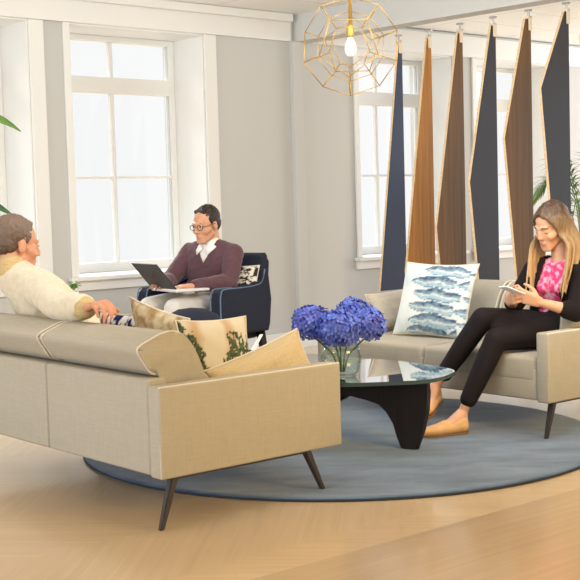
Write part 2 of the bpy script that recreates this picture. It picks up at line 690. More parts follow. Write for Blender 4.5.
def add_hull(bm, balls):
    vs = []
    for p, r in balls:
        p = Vector(p)
        vs += [bm.verts.new(p + d * r) for d in ICO]
    res = bmesh.ops.convex_hull(bm, input=vs, use_existing_faces=False)
    dead = [g for g in res['geom_interior'] if isinstance(g, bmesh.types.BMVert) and g.is_valid]
    un = [g for g in res['geom_unused'] if isinstance(g, bmesh.types.BMVert) and g.is_valid]
    bmesh.ops.delete(bm, geom=list(set(dead + un)), context='VERTS')


def add_ell(bm, c, rad, rot=None):
    """ellipsoid; rot = three axis vectors"""
    c = Vector(c)
    g = bmesh.ops.create_icosphere(bm, subdivisions=3, radius=1.0)
    for v in g['verts']:
        q = Vector((v.co.x * rad[0], v.co.y * rad[1], v.co.z * rad[2]))
        if rot:
            q = rot[0] * q.x + rot[1] * q.y + rot[2] * q.z
        v.co = c + q


def blob(name, hulls, ells, m, parent=None, voxel=0.005, smooth=5, post=None, solid=0.0):
    """one continuous skin grown round a set of balls, limbs and ellipsoids"""
    me = bpy.data.meshes.new(name + '_tmp')
    bm = bmesh.new()
    for h in hulls:
        b2 = bmesh.new()
        add_hull(b2, h)
        bmesh.ops.recalc_face_normals(b2, faces=b2.faces)
        t = bpy.data.meshes.new('t')
        b2.to_mesh(t)
        b2.free()
        bm.from_mesh(t)
        bpy.data.meshes.remove(t)
    for e in ells:
        add_ell(bm, *e)
    bm.to_mesh(me)
    bm.free()
    o = bpy.data.objects.new(name + '_tmp', me)
    COL.objects.link(o)
    r = o.modifiers.new('r', 'REMESH')
    r.mode = 'VOXEL'
    r.voxel_size = voxel
    s = o.modifiers.new('s', 'SMOOTH')
    s.factor = 0.5
    s.iterations = smooth
    dg = bpy.context.evaluated_depsgraph_get()
    new = bpy.data.meshes.new_from_object(o.evaluated_get(dg))
    bpy.data.objects.remove(o)
    bpy.data.meshes.remove(me)
    new.name = name
    if post:
        b3 = bmesh.new()
        b3.from_mesh(new)
        post(b3)
        b3.to_mesh(new)
        b3.free()
    for p in new.polygons:
        p.use_smooth = True
    return link(name, new, m, parent)


def subsurf(o, lv=2):
    md = o.modifiers.new('sub', 'SUBSURF')
    md.levels = md.render_levels = lv
    for p in o.data.polygons:
        p.use_smooth = True
    return o


def paint(o, fn):
    """colour attribute per corner from a function of the vertex index"""
    me = o.data
    at = me.color_attributes.new('Col', 'FLOAT_COLOR', 'POINT')
    for i in range(len(me.vertices)):
        c = fn(i)
        at.data[i].color = (c[0], c[1], c[2], 1)


# ------------------------------------------------------------------ the room
def wall_plane_matrix():
    # local x along the wall, y out of the room, z up
    R = Matrix((WR, -WN, UZ)).transposed().to_4x4()
    R.translation = WC
    return R


WM = wall_plane_matrix()
CEIL = 2.805
HEAD, SILL = 2.58, 0.735
DEPTH = 0.45

# floor, ceiling
bm = bmesh.new()
rbox(bm, (-9, -6, -0.12), (11, 18, 0.0))
struct(from_bm('floor', bm, MT['floor']))
bm = bmesh.new()
c_pts = [Wp(-7.2, CEIL, 9.0), Wp(6.4, CEIL, 9.0), Wp(6.4, CEIL, -0.5), Wp(-7.2, CEIL, -0.5)]
extrude_outline(bm, [p + UZ * 0.06 for p in c_pts], UZ * 0.12)
struct(from_bm('ceiling', bm, MT['ceiling']))

WINS = [(-3.70, -2.45), (-2.12, -0.90), (0.79, 2.05), (2.38, 3.64)]
# wall with four openings
bm = bmesh.new()
edges = [-7.2] + [x for w in WINS for x in w] + [6.4]
for i in range(len(edges) - 1):
    a, b_ = edges[i], edges[i + 1]
    if i % 2 == 0:
        rbox(bm, (a, 0.0, 0), (b_, DEPTH + 0.1, CEIL))
    else:
        rbox(bm, (a, 0.0, 0), (b_, DEPTH + 0.1, SILL - 0.03))
        rbox(bm, (a, 0.0, HEAD), (b_, DEPTH + 0.1, CEIL))
o = struct(from_bm('wall_back', bm, MT['wall']))
o.matrix_world = WM
# frieze above the windows
o = struct(box_obj('trim_1', (-7.2, -0.035, HEAD), (0.0, -0.001, CEIL), MT['white'], r=0.004))
o.matrix_world = WM
o = struct(box_obj('trim_2', (-7.2, -0.075, CEIL - 0.07), (0.0, -0.036, CEIL - 0.001), MT['white'], r=0.012))
o.matrix_world = WM
o = struct(box_obj('trim_10', (0.13, -0.03, HEAD), (6.4, -0.001, CEIL - 0.012), MT['white'], r=0.004))
o.matrix_world = WM
o = struct(box_obj('trim_11', (0.13, -0.036, CEIL - 0.03), (6.4, -0.0305, CEIL - 0.016), MT['seal']))
o.matrix_world = WM
# shallow pier in the corner
o = struct(box_obj('trim_3', (0.0, -0.05, 0.145), (0.11, -0.001, HEAD), MT['wall'], r=0.003))
o.matrix_world = WM
# baseboard
bm = bmesh.new()
rbox(bm, (-7.2, -0.02, 0.0), (6.4, -0.001, 0.125), 0.003)
rbox(bm, (-7.2, -0.014, 0.125), (6.4, -0.001, 0.142), 0.003)
o = struct(from_bm('baseboard_back', bm, MT['white']))
o.matrix_world = WM


def window(idx, a, b_):
    root = struct(empty('window_%d' % idx))
    root.matrix_world = WM
    # lining of the deep reveal, casing and sill board
    bm = bmesh.new()
    t = 0.012
    rbox(bm, (a, 0.0, SILL), (a + t, DEPTH, HEAD))
    rbox(bm, (b_ - t, 0.0, SILL), (b_, DEPTH, HEAD))
    rbox(bm, (a + t, 0.0, HEAD - t), (b_ - t, DEPTH, HEAD))
    from_bm('window_lining', bm, MT['white'], root)
    bm = bmesh.new()
    for x0, x1 in ((a - 0.055, a), (b_, b_ + 0.115)) if idx < 3 else ((a - 0.055, a), (b_, b_ + 0.06)):
        rbox(bm, (x0, -0.022, SILL), (x1, -0.001, HEAD - 0.001), 0.004)
    from_bm('window_casing', bm, MT['white'], root)
    bm = bmesh.new()
    rbox(bm, (a - 0.09, -0.075, SILL - 0.032), (b_ + 0.13, -0.001, SILL), 0.008)
    rbox(bm, (a, -0.001, SILL - 0.032), (b_, DEPTH, SILL))
    rbox(bm, (a - 0.07, -0.03, SILL - 0.105), (b_ + 0.11, -0.001, SILL - 0.032), 0.006)
    from_bm('window_sill', bm, MT['white'], root)
    # sash
    y0, y1 = DEPTH - 0.07, DEPTH
    A, B = a + t, b_ - t
    mid = (A + B) / 2
    fr = 0.05
    bm = bmesh.new()
    rbox(bm, (A, y0, SILL), (A + fr, y1, HEAD - t), 0.004)
    rbox(bm, (B - fr, y0, SILL), (B, y1, HEAD - t), 0.004)
    rbox(bm, (A + fr, y0, SILL), (B - fr, y1, SILL + 0.075), 0.004)
    rbox(bm, (A + fr, y0, HEAD - t - 0.045), (B - fr, y1, HEAD - t), 0.004)
    rbox(bm, (A + fr, y0 - 0.012, 2.125), (B - fr, y1, 2.25), 0.006)
    from_bm('window_frame', bm, MT['white'], root)
    bm = bmesh.new()
    mw = 0.013
    rbox(bm, (mid - mw, y0 + 0.012, SILL + 0.075), (mid + mw, y1 - 0.012, 2.125), 0.004)
    rbox(bm, (mid - mw, y0 + 0.012, 2.25), (mid + mw, y1 - 0.012, HEAD - t - 0.045), 0.004)
    rbox(bm, (A + fr, y0 + 0.012, 1.462), (mid - mw, y1 - 0.012, 1.482), 0.004)
    rbox(bm, (mid + mw, y0 + 0.012, 1.462), (B - fr, y1 - 0.012, 1.482), 0.004)
    from_bm('window_muntin', bm, MT['white'], root)
    bm = bmesh.new()
    for x0, x1 in ((mid + mw, mid + mw + 0.006), (B - fr - 0.006, B - fr)):
        for z0, z1 in ((SILL + 0.075, 2.125), (2.25, HEAD - t - 0.045)):
            rbox(bm, (x0, y0 + 0.02, z0), (x1, y1 - 0.02, z1))
    from_bm('window_seal', bm, MT['seal'], root)
    for z0, z1 in ((SILL + 0.075, 2.125), (2.25, HEAD - t - 0.045)):
        o = box_obj('window_pane', (A + fr - 0.004, y0 + 0.03, z0 - 0.004), (B - fr + 0.004, y0 + 0.036, z1 + 0.004), MT['pane'], root)
    return root


for i, (a, b_) in enumerate(WINS):
    window(i + 1, a, b_)

# dropped bulkhead that carries the hanging slats
HK0 = Vector((0.95, 10.106, 0))
HKD = Vector((0.2090, -0.2864, 0))
hd = HKD.normalized()
hn = Vector((-hd.y, hd.x, 0))          # to the back right
bm = bmesh.new()
p0 = Vector((0.117, 10.40, 0)) - hd * 0.02
p1 = HK0 + HKD * 9
pts = [p0 - hn * 0.05, p1 - hn * 0.05, p1 + hn * 0.12, p0 + hn * 0.12]
extrude_outline(bm, [p + UZ * (2.58 + CEIL) / 2 for p in pts], UZ * (CEIL - 2.58))
struct(from_bm('trim_4', bm, MT['soffit']))

# ------------------------------------------------------------------ rug
rug = empty('round_rug', (0.25, 6.24, 0))
tag(rug, 'round slate blue rug under the glass table and both sofas', 'rug')
bm = bmesh.new()
lathe(bm, [(0.0, 0.0175), (0.6, 0.018), (1.293, 0.018), (1.316, 0.0165), (1.324, 0.012)], 128)
ob = from_bm('pile', bm, MT['rug'], rug, True)
bm = bmesh.new()
lathe(bm, [(0.0, 0.0005), (1.320, 0.0005), (1.325, 0.003), (1.325, 0.011), (1.319, 0.0125), (0.0, 0.012)], 128)
from_bm('binding', bm, MT['rug_edge'], rug, True)

# ------------------------------------------------------------------ sofas
W2 = 0.87          # half width
SD = 0.92


def make_sofa(front_in, bh=1.0):
    """origin at the floor in the middle; front faces -y"""
    root = empty('two_seat_sofa')
    F = MT['sofa']
    yb, yf = SD / 2, -SD / 2
    # base rail and the two upholstered back panels with a seam between them
    bm = bmesh.new()
    rbox(bm, (-W2 + 0.075, yf + 0.06, 0.20), (W2 - 0.075, yb - 0.05, 0.285), 0.012)
    from_bm('seat_base', bm, F, root)
    for s in (-1, 1):
        x0, x1 = sorted((s * 0.0015, s * (W2 - 0.082)))
        box_obj('back_panel', (x0, yb - 0.09, 0.20), (x1, yb, 0.572), F, root, 0.012, 3, True)
    # arms
    for s in (-1, 1):
        x0, x1 = sorted((s * (W2 - 0.08), s * W2))
        a = box_obj('armrest', (x0, yf, 0.195), (x1, yb + 0.003, 0.548), F, root, 0.010, 3, True)
        bm = bmesh.new()
        xe = s * (W2 - 0.008)
        lp = [(xe, yf + 0.004, 0.2), (xe, yf + 0.004, 0.545), (xe, yb - 0.001, 0.545), (xe, yb - 0.001, 0.2)]
        tube(bm, lp, 0.0045, 6)
        from_bm('piping', bm, MT['piping'], a, True)
    # seat cushions
    for s in (-1, 1):
        x0, x1 = sorted((s * 0.003, s * (W2 - 0.084)))
        bm = bmesh.new()
        rbox(bm, (x0, yf + 0.004, 0.287), (x1, yb - 0.095, 0.425), 0.028, 4)
        rbox(bm, (x0, yf + 0.006, 0.203), (x1, yf + 0.055, 0.36), 0.01, 3)
        o = from_bm('seat_cushion', bm, F, root, True)
    # back cushions: a wedge that leans out over the back panel
    prof = [(0.325, 0.425), (0.282, 0.56), (0.245, 0.66), (0.205, 0.73), (0.155, 0.768), (0.095, 0.766), (0.04, 0.744),
            (-0.015, 0.715), (-0.022, 0.69), (0.004, 0.64), (0.04, 0.588), (0.09, 0.578), (0.10, 0.425)]
    prof = [(a, b if b < 0.6 else 0.6 + (b - 0.6) * bh) for a, b in prof]
    for s in (-1, 1):
        x0, x1 = sorted((s * 0.006, s * (W2 - 0.095)))
        bm = bmesh.new()
        P = catmull([Vector(((x0 + x1) / 2, yb - q[0], q[1])) for q in prof], 4)
        extrude_outline(bm, P, Vector((x1 - x0, 0, 0)), 0.022)
        o = from_bm('back_cushion', bm, F, root, True)
        o.data.set_sharp_from_angle(angle=math.radians(50)) if hasattr(o.data, 'set_sharp_from_angle') else None
        for xe in (x0 + 0.012, x1 - 0.012):
            bm = bmesh.new()
            tube(bm, [Vector((xe, q.y, q.z)) for q in P], 0.004, 6, closed=True)
            from_bm('piping', bm, MT['piping'], o, True)
    # metal under-frame and splayed legs
    for s in (-1, 1):
        for e in (-1, 1):
            ins = 0.0 if e > 0 else front_in
            top = Vector((s * (W2 - 0.038), e * (SD / 2 - 0.075 - ins), 0.196))
            foot = Vector((s * (W2 - 0.022), e * (SD / 2 - ins), 0.0 if e > 0 else 0.0185))
            bm = bmesh.new()
            d = (foot - top)
            sx = Vector((1, 0, 0))
            sy = Vector((0, 1, 0))
            rings = []
            for t, w in ((0, 0.017), (1, 0.0105)):
                c = top + d * t
                rings.append([bm.verts.new(c + sx * (u * w) + sy * (v * w)) for u, v in ((-1, -1), (1, -1), (1, 1), (-1, 1))])
            for k in range(4):
                bm.faces.new((rings[0][k], rings[0][(k + 1) % 4], rings[1][(k + 1) % 4], rings[1][k]))
            bm.faces.new(rings[0])
            bm.faces.new(rings[1])
            bmesh.ops.bevel(bm, geom=[e_ for e_ in bm.edges], offset=0.004, segments=2, affect='EDGES')
            from_bm('leg', bm, MT['darkleg'], root)
        box_obj('leg_rail', (s * (W2 - 0.04) - 0.015, -SD / 2 + 0.06 + front_in, 0.184), (s * (W2 - 0.04) + 0.015, SD / 2 - 0.06, 0.1945), MT['darkleg'], root)
    return root


def copy_tree(o, parent=None):
    c = o.copy()
    COL.objects.link(c)
    c.parent = parent
    for ch in list(o.children):
        copy_tree(ch, c)
    return c


sofa = make_sofa(0.10, 0.84)
sofa.location = PL + SL * W2 + SS * (SD / 2)
sofa.rotation_euler = (0, 0, math.atan2(SL.y, SL.x))
tag(sofa, 'beige two-seat sofa in the foreground seen from behind, man in cream sits on it', 'sofa', 'pair of facing sofas')
sofa2 = make_sofa(0.0, 0.80)
sofa2.location = PR + SL * W2 + SS * (SD / 2)
sofa2.rotation_euler = (0, 0, math.atan2(-SL.y, -SL.x))
tag(sofa2, 'beige two-seat sofa in front of the hanging slats, woman in black sits on it', 'sofa', 'pair of facing sofas')


# ------------------------------------------------------------------ pillows
def pillow(name, w, h, t, center, xdir, zdir, m, fn=None, n=44, seed=0, sag=0.0, pipe=None):
    """square cushion; xdir = width direction, zdir = height direction"""
    X = Vector(xdir).normalized()
    Z = Vector(zdir)
    Z = (Z - X * Z.dot(X)).normalized()
    Y = Z.cross(X)
    bm = bmesh.new()
    uv = {}
    sides = []
    rnd = random.Random(seed)
    off = Vector((rnd.random() * 50, rnd.random() * 50, rnd.random() * 50))
    for sgn in (-1, 1):
        g = []
        for j in range(n + 1):
            row = []
            for i in range(n + 1):
                u, v = 2 * i / n - 1, 2 * j / n - 1
                pu = u * (1 - 0.07 * (1 - v * v) * abs(u))
                pv = v * (1 - 0.07 * (1 - u * u) * abs(v))
                f = max(0.0, (1 - u ** 4) * (1 - v ** 4)) ** 0.55
                f *= 0.55 + 0.45 * (1 - 0.5 * (u * u + v * v))
                wr = mnoise.noise(off + Vector((u * 2.2, v * 2.2, sgn))) * 0.12 * f
                y = sgn * t / 2 * f * (1 + wr) + sag * (u * u - 0.4)
                co = Vector((pu * w / 2, y, pv * h / 2))
                vert = bm.verts.new(co)
                row.append(vert)
            g.append(row)
        sides.append(g)
    coords = []
    for g in sides:
        for row in g:
            for v in row:
                coords.append(v)
    for si, g in enumerate(sides):
        for j in range(n):
            for i in range(n):
                q = (g[j][i], g[j][i + 1], g[j + 1][i + 1], g[j + 1][i])
                bm.faces.new(q if si == 0 else q[::-1])
    bmesh.ops.remove_doubles(bm, verts=bm.verts, dist=1e-5)
    o = from_bm(name, bm, m, None, True)
    R = Matrix((X, Y, Z)).transposed().to_4x4()
    R.translation = center
    o.matrix_world = R
    if fn:
        vs = o.data.vertices
        paint(o, lambda i: fn(vs[i].co.x / (w / 2), vs[i].co.z / (h / 2), vs[i].co.y))
    # corded seam round the edge
    bm = bmesh.new()
    per = []
    for k in range(4 * 12):
        s_, t_ = divmod(k, 12)
        a = t_ / 12 * 2 - 1
        u, v = [(a, -1), (1, a), (-a, 1), (-1, -a)][s_]
        pu = u * (1 - 0.07 * (1 - v * v) * abs(u))
        pv = v * (1 - 0.07 * (1 - u * u) * abs(v))
        per.append(Vector((pu * w / 2, sag * (u * u - 0.4), pv * h / 2)))
    tube(bm, per, 0.0035, 6, closed=True)
    from_bm('piping', bm, pipe or MT['piping'], o, True)
    return o


def fbm(x, y, z=0.0):
    return mnoise.fractal(Vector((x, y, z)), 1.0, 2.0, 4)


def L3(c):
    return lin(c)[:3]


def mixc(a, b, t):
    t = max(0.0, min(1.0, t))
    return tuple(a[i] * (1 - t) + b[i] * t for i in range(3))


C_W, C_PB, C_MB, C_DB = L3((232, 234, 230)), L3((168, 194, 206)), L3((98, 132, 158)), L3((50, 74, 104))


def fish(u, v, y):
    """rows of plump blue fish printed across white linen"""
    base = mixc(C_W, L3((206, 220, 222)), 0.5 + 1.2 * fbm(u * 2, v * 2, 3))
    u2, v2 = u + 0.05 * fbm(u * 3, v * 3, 7), v + 0.05 * fbm(u * 3, v * 3, 9)
    rows = [(0.74, 0.25, 0.95), (0.40, 0.02, 0.95), (0.06, 0.16, 1.0), (-0.28, 0.05, 0.95), (-0.62, 0.12, 1.0), (-0.9, -0.05, 0.9)]
    for vy, ux, ln in rows:
        fx = (u2 - ux - 0.12) / (ln * 0.72)
        hh = 0.165 * max(0.0, 1 - abs(fx) ** 2.2) ** 0.7
        if fx > 0.75:
            hh = 0.02 + 0.32 * (fx - 0.75)
        if abs(fx) > 1.12:
            continue
        fy = (v2 - vy + 0.06 * u) / max(hh, 1e-3)
        if abs(fy) < 1:
            k = (fy + 1) / 2
            c = mixc(C_PB, C_DB, k * k * 1.1 + 0.45 * fbm(u * 9, v * 16, 5))
            if abs(fy + 0.1) < 0.16:
                c = mixc(c, C_W, 0.6)
            if abs(fy) > 0.86:
                c = C_MB
            return c
    return base


def botanical(u, v, y):
    """dark leaves climbing up cream linen with faint blush stripes"""
    base = mixc(L3((196, 186, 166)), L3((176, 148, 112)), max(0.0, 0.9 * math.sin(u * 7.0 + 1.5 * fbm(u, v * 0.6, 2))))
    K = [(-1.0, 0.9), (-0.72, 0.65), (-0.45, -0.25), (-0.2, -0.7), (0.05, 0.1), (0.3, 0.55), (0.55, 0.35), (0.8, 0.3), (1.0, -0.4)]
    lim = np.interp(u, [k[0] for k in K], [k[1] for k in K]) + 0.4 * fbm(u * 6, v * 3, 1)
    d = lim - v
    if d > 0:
        k = fbm(u * 11, v * 7, 4)
        if k > -0.32:
            return mixc(L3((34, 40, 34)), L3((84, 98, 72)), 0.5 + 1.6 * k)
    return base


def blotch(u, v, y):
    k = fbm(u * 5, v * 5, 11)
    return mixc(L3((206, 190, 156)), L3((160, 128, 84)), 0.35 + 1.5 * k)


def bold(u, v, y):
    k = fbm(u * 4, v * 4, 21)
    if v > 0.45 and u < -0.2:
        return L3((176, 66, 72)) if math.sin(u * 26) > 0.2 else L3((236, 232, 230))
    if k > -0.02:
        return L3((34, 42, 84))
    return L3((232, 232, 236))


def mono(u, v, y):
    k = fbm(u * 6, v * 6, 31)
    return L3((52, 44, 44)) if k > 0.05 else L3((222, 216, 204))


# seat frame in the right sofa: faces -SS
lean = 0.33
up_r = (UZ * math.cos(lean) + SS * math.sin(lean))
w_dir = (-SL * 0.93 + SS * 0.16).normalized()
o = pillow('printed_pillow', 0.53, 0.45, 0.15, Rp(0.40, 1.135, 0.640), (-SL * 0.97 + SS * 0.10 - UZ * 0.01), up_r, MT['vcol'], fish, 60, 3)
tag(o, 'white pillow with blue fish print leaning on the sofa before the slats', 'pillow')
o = pillow('bolster_pillow', 0.42, 0.25, 0.15, Rp(0.53, 1.60, 0.545), SS * 1.0 + UZ * 0.03, UZ + SL * 0.35, MT['greypillow'], None, 30, 5)
tag(o, 'plain grey pillow at the far end of the right sofa, left of the fish pillow', 'pillow')
o = pillow('bolster_pillow', 0.42, 0.24, 0.11, Rp(0.50, 0.155, 0.545), SS, UZ - SL * 0.12, MT['greypillow'], None, 30, 8)
tag(o, 'plain stone pillow inside the arm at the elbow of the woman', 'pillow')
# left sofa
o = pillow('printed_pillow', 0.36, 0.34, 0.12, Lp(0.455, 0.25, 0.592), SS - UZ * 0.03, UZ - SS * 0.33 + SL * 0.20, MT['vcol'], botanical, 60, 9)
tag(o, 'cream pillow printed with dark green leaves, standing near the arm of the front sofa', 'pillow')
o = pillow('plain_pillow', 0.52, 0.27, 0.12, Lp(0.615, 0.135, 0.500), SS * 1.0 + UZ * 0.26, UZ * 0.9 - SS * 0.25 + SL * 0.30, MT['tanpillow'], None, 30, 10)
tag(o, 'plain tan pillow lying tilted against the inside of the front sofa arm', 'pillow')
o = pillow('patterned_pillow', 0.46, 0.42, 0.13, Lp(0.46, 0.60, 0.60), -SL + UZ * -0.16, UZ - SS * 0.35, MT['vcol'], blotch, 44, 12)
tag(o, 'tan and cream mottled pillow with one corner showing above the front sofa back', 'pillow')
o = pillow('patterned_pillow', 0.36, 0.36, 0.12, Lp(0.45, 0.905, 0.585), -SL, UZ - SS * 0.3, MT['vcol'], bold, 44, 14)
tag(o, 'navy, white and red pillow peeping over the sofa back below the hand', 'pillow')

# ------------------------------------------------------------------ coffee table
tb = empty('coffee_table', (0.22, 6.15, 0))
tag(tb, 'low coffee table with rounded triangular glass top on curved dark wood base', 'table')
T0 = Vector((0.22, 6.15, 0))
outl = [(0.20, 5.532), (0.49, 5.542), (0.64, 5.585), (0.745, 5.73), (0.775, 5.90), (0.60, 6.20), (0.33, 6.465), (0.06, 6.69),
        (-0.12, 6.80), (-0.27, 6.74), (-0.37, 6.55), (-0.36, 6.2), (-0.22, 5.82), (-0.02, 5.6)]
P = catmull([Vector((x, y, 0.391)) - T0 for x, y in outl], 8)
bm = bmesh.new()
side = extrude_outline(bm, P, UZ * 0.018)
for f in side:
    f.material_index = 1
from_bm('glass_top', bm, [MT['tabletop'], MT['glassrim']], tb)


def base_piece(foot, d, flip=False):
    """curved wooden half of the base: a leg that sweeps over into a long arm"""
    o2 = [(-0.105, 0.381), (-0.108, 0.30), (-0.100, 0.21), (-0.076, 0.11), (-0.045, 0.012), (-0.02, 0.0), (0.02, 0.0), (0.042, 0.012),
          (0.060, 0.075), (0.080, 0.14), (0.106, 0.20), (0.150, 0.238), (0.21, 0.254), (0.30, 0.260), (0.42, 0.262),
          (0.54, 0.272), (0.62, 0.30), (0.66, 0.340), (0.665, 0.381)]
    if flip:
        o2 = [(u, 0.381 - z) for u, z in o2]
        o2 = [(-0.03, 0.381), (-0.10, 0.381), (-0.12, 0.30), (-0.10, 0.17), (-0.05, 0.03), (0.0, 0.0), (0.04, 0.0), (0.08, 0.06),
              (0.14, 0.14), (0.24, 0.17), (0.36, 0.180), (0.48, 0.20), (0.56, 0.24), (0.56, 0.262), (0.4, 0.262), (0.25, 0.29), (0.1, 0.36)]
    d = Vector((d[0], d[1], d[2] if len(d) > 2 else 0.0)).normalized()
    nrm = Vector((-d.y, d.x, 0))
    pts = [Vector((foot[0], foot[1], max(z, 0.0185))) + d * u - T0 + UZ * 0 for u, z in o2]
    bm = bmesh.new()
    extrude_outline(bm, pts, nrm * 0.042, 0.010)
    ob = from_bm('curved_base', bm, MT['ebony'], tb, False)
    return ob


base_piece((0.563, 5.878), (-0.86, 0.51))
base_piece((-0.16, 6.47), (0.62, -0.50), True)

# ------------------------------------------------------------------ hydrangeas in a glass vase
vx, vy, vz = 0.235, 5.77, 0.4005
vase = empty('glass_vase', (vx, vy, vz))
tag(vase, 'clear round glass vase on the coffee table holding blue hydrangeas', 'vase')
bm = bmesh.new()
lathe(bm, [(0.0, 0.0), (0.07, 0.0), (0.082, 0.012), (0.094, 0.05), (0.098, 0.09), (0.092, 0.125), (0.088, 0.14),
           (0.084, 0.14), (0.087, 0.122), (0.093, 0.09), (0.089, 0.052), (0.077, 0.016), (0.066, 0.008), (0.0, 0.008)], 40)
from_bm('bowl', bm, MT['vase'], vase, True)
bm = bmesh.new()
lathe(bm, [(0.0, 0.0085), (0.064, 0.0085), (0.075, 0.018), (0.0875, 0.052), (0.0905, 0.085), (0.0, 0.085)], 40)
from_bm('water', bm, MT['water'], vase, True)


def hydrangea(center, R, label, seed, squash=0.9):
    c = Vector(center)
    base = Vector((vx + (c.x - vx) * 0.10, vy + (c.y - vy) * 0.10, vz + 0.0185))
    root = empty('hydrangea', base)
    tag(root, label, 'flower', 'blue hydrangeas in the glass vase')
    rnd = random.Random(seed)
    bm = bmesh.new()
    cols = []
    cc = c - base
    # floret clusters on a dome: four rounded petals each
    N = 170
    ga = math.pi * (3 - math.sqrt(5))
    for i in range(N):
        z = 1 - 1.75 * (i + 0.5) / N
        rr = math.sqrt(max(0, 1 - z * z))
        th = ga * i
        d = Vector((rr * math.cos(th), rr * math.sin(th), z))
        rad = R * (1 + rnd.uniform(-0.13, 0.08))
        p = cc + Vector((d.x * rad, d.y * rad, d.z * rad * squash))
        nrm = (d + Vector((rnd.uniform(-.35, .35), rnd.uniform(-.35, .35), rnd.uniform(-.35, .35)))).normalized()
        u = nrm.orthogonal().normalized()
        w = nrm.cross(u)
        a0 = rnd.uniform(0, 6.28)
        tone = rnd.random()
        col = mixc(L3((52, 74, 168)), L3((98, 122, 212)), tone)
        if rnd.random() < 0.25:
            col = mixc(col, L3((92, 84, 178)), 0.5)
        ps = R * rnd.uniform(0.20, 0.26)
        v0 = bm.verts.new(p)
        cols.append(mixc(col, L3((60, 66, 150)), 0.6))
        for k in range(4):
            a = a0 + k * math.pi / 2
            e1 = u * math.cos(a) + w * math.sin(a)
            e2 = -u * math.sin(a) + w * math.cos(a)
            lift = nrm * ps * rnd.uniform(0.1, 0.4)
            q = [p + e1 * ps * 0.45 + e2 * ps * 0.38 + lift * 0.4, p + e1 * ps * 0.95 + e2 * ps * 0.25 + lift,
                 p + e1 * ps * 0.95 - e2 * ps * 0.25 + lift, p + e1 * ps * 0.45 - e2 * ps * 0.38 + lift * 0.4]
            vq = [bm.verts.new(x) for x in q]
            cols.extend([mixc(col, L3((140, 156, 232)), 0.35 * rnd.random())] * 4)
            bm.faces.new([v0] + vq)
    # core that the florets sit on
    g = bmesh.ops.create_icosphere(bm, subdivisions=2, radius=R * 0.8)
    for v in g['verts']:
        v.co = cc + Vector((v.co.x, v.co.y, v.co.z * squash))
        cols.append(L3((62, 70, 150)))
    bm.verts.index_update()
    me = bpy.data.meshes.new('flower_head')
    bm.to_mesh(me)
    bm.free()
    o = link('flower_head', me, MT['flower'], root)
    paint(o, lambda i: cols[i])
    bm = bmesh.new()
    under = cc - UZ * R * 0.7 * squash
    tube(bm, catmull([Vector((0, 0, 0)), under * 0.5 + Vector((-under.x * 0.25, -under.y * 0.25, 0)), under], 5, False), 0.004, 8)
    from_bm('stem', bm, MT['stem'], root, True)
    bm = bmesh.new()
    for sgn in (-1, 1):
        dirv = Vector((cc.x, cc.y, 0))
        dirv = dirv.normalized() if dirv.length > 0.01 else Vector((1, 0, 0))
        dirv = Matrix.Rotation(sgn * 0.7, 3, 'Z') @ dirv
        sidev = Vector((-dirv.y, dirv.x, 0))
        st = under * 0.9
        prof = [(0, 0.0), (0.014, 0.011), (0.028, 0.014), (0.042, 0.010), (0.055, 0.0)]
        vs = []
        for t, wd in prof:
            mid = st + dirv * t * 0.85 + UZ * (0.006 - t * 0.1)
            vs.append((bm.verts.new(mid + sidev * wd), bm.verts.new(mid - UZ * wd * 0.25), bm.verts.new(mid - sidev * wd)))
        for A, B in zip(vs, vs[1:]):
            bm.faces.new((A[0], A[1], B[1], B[0]))
            bm.faces.new((A[1], A[2], B[2], B[1]))
    bmesh.ops.remove_doubles(bm, verts=bm.verts, dist=1e-5)
    o = from_bm('leaf', bm, MT['leaf'], root, True)
    sm = o.modifiers.new('s', 'SOLIDIFY')
    sm.thickness = 0.0012
    return root


hydrangea((0.098, 5.76, 0.655), 0.090, 'blue hydrangea head at the left of the vase, lowest bloom on that side', 1)
hydrangea((0.225, 5.66, 0.630), 0.092, 'blue hydrangea head at the front centre of the vase', 2)
hydrangea((0.355, 5.76, 0.640), 0.088, 'violet-blue hydrangea head at the right of the vase', 3)
hydrangea((0.305, 5.83, 0.680), 0.088, 'tallest blue hydrangea head, at the top right of the bunch', 4)
hydrangea((0.20, 5.89, 0.625), 0.080, 'blue hydrangea head at the back of the bunch', 5)

# white card in its dark holder at the far end of the table
cd = empty('card_stand', (-0.212, 6.66, 0.4005), 0.35)
tag(cd, 'small white card leaning in a dark holder at the far end of the glass table', 'card stand')
bm = bmesh.new()
rbox(bm, (-0.035, -0.025, 0.0), (0.03, 0.025, 0.03), 0.006)
from_bm('holder', bm, MT['screen'], cd)
bm = bmesh.new()
extrude_outline(bm, [Vector((-0.025, 0, 0.012)), Vector((0.0, 0, 0.012)), Vector((0.06, 0, 0.112)), Vector((0.042, 0, 0.112))], Vector((0, 0.012, 0)), 0.003)
from_bm('card', bm, MT['paper'], cd)

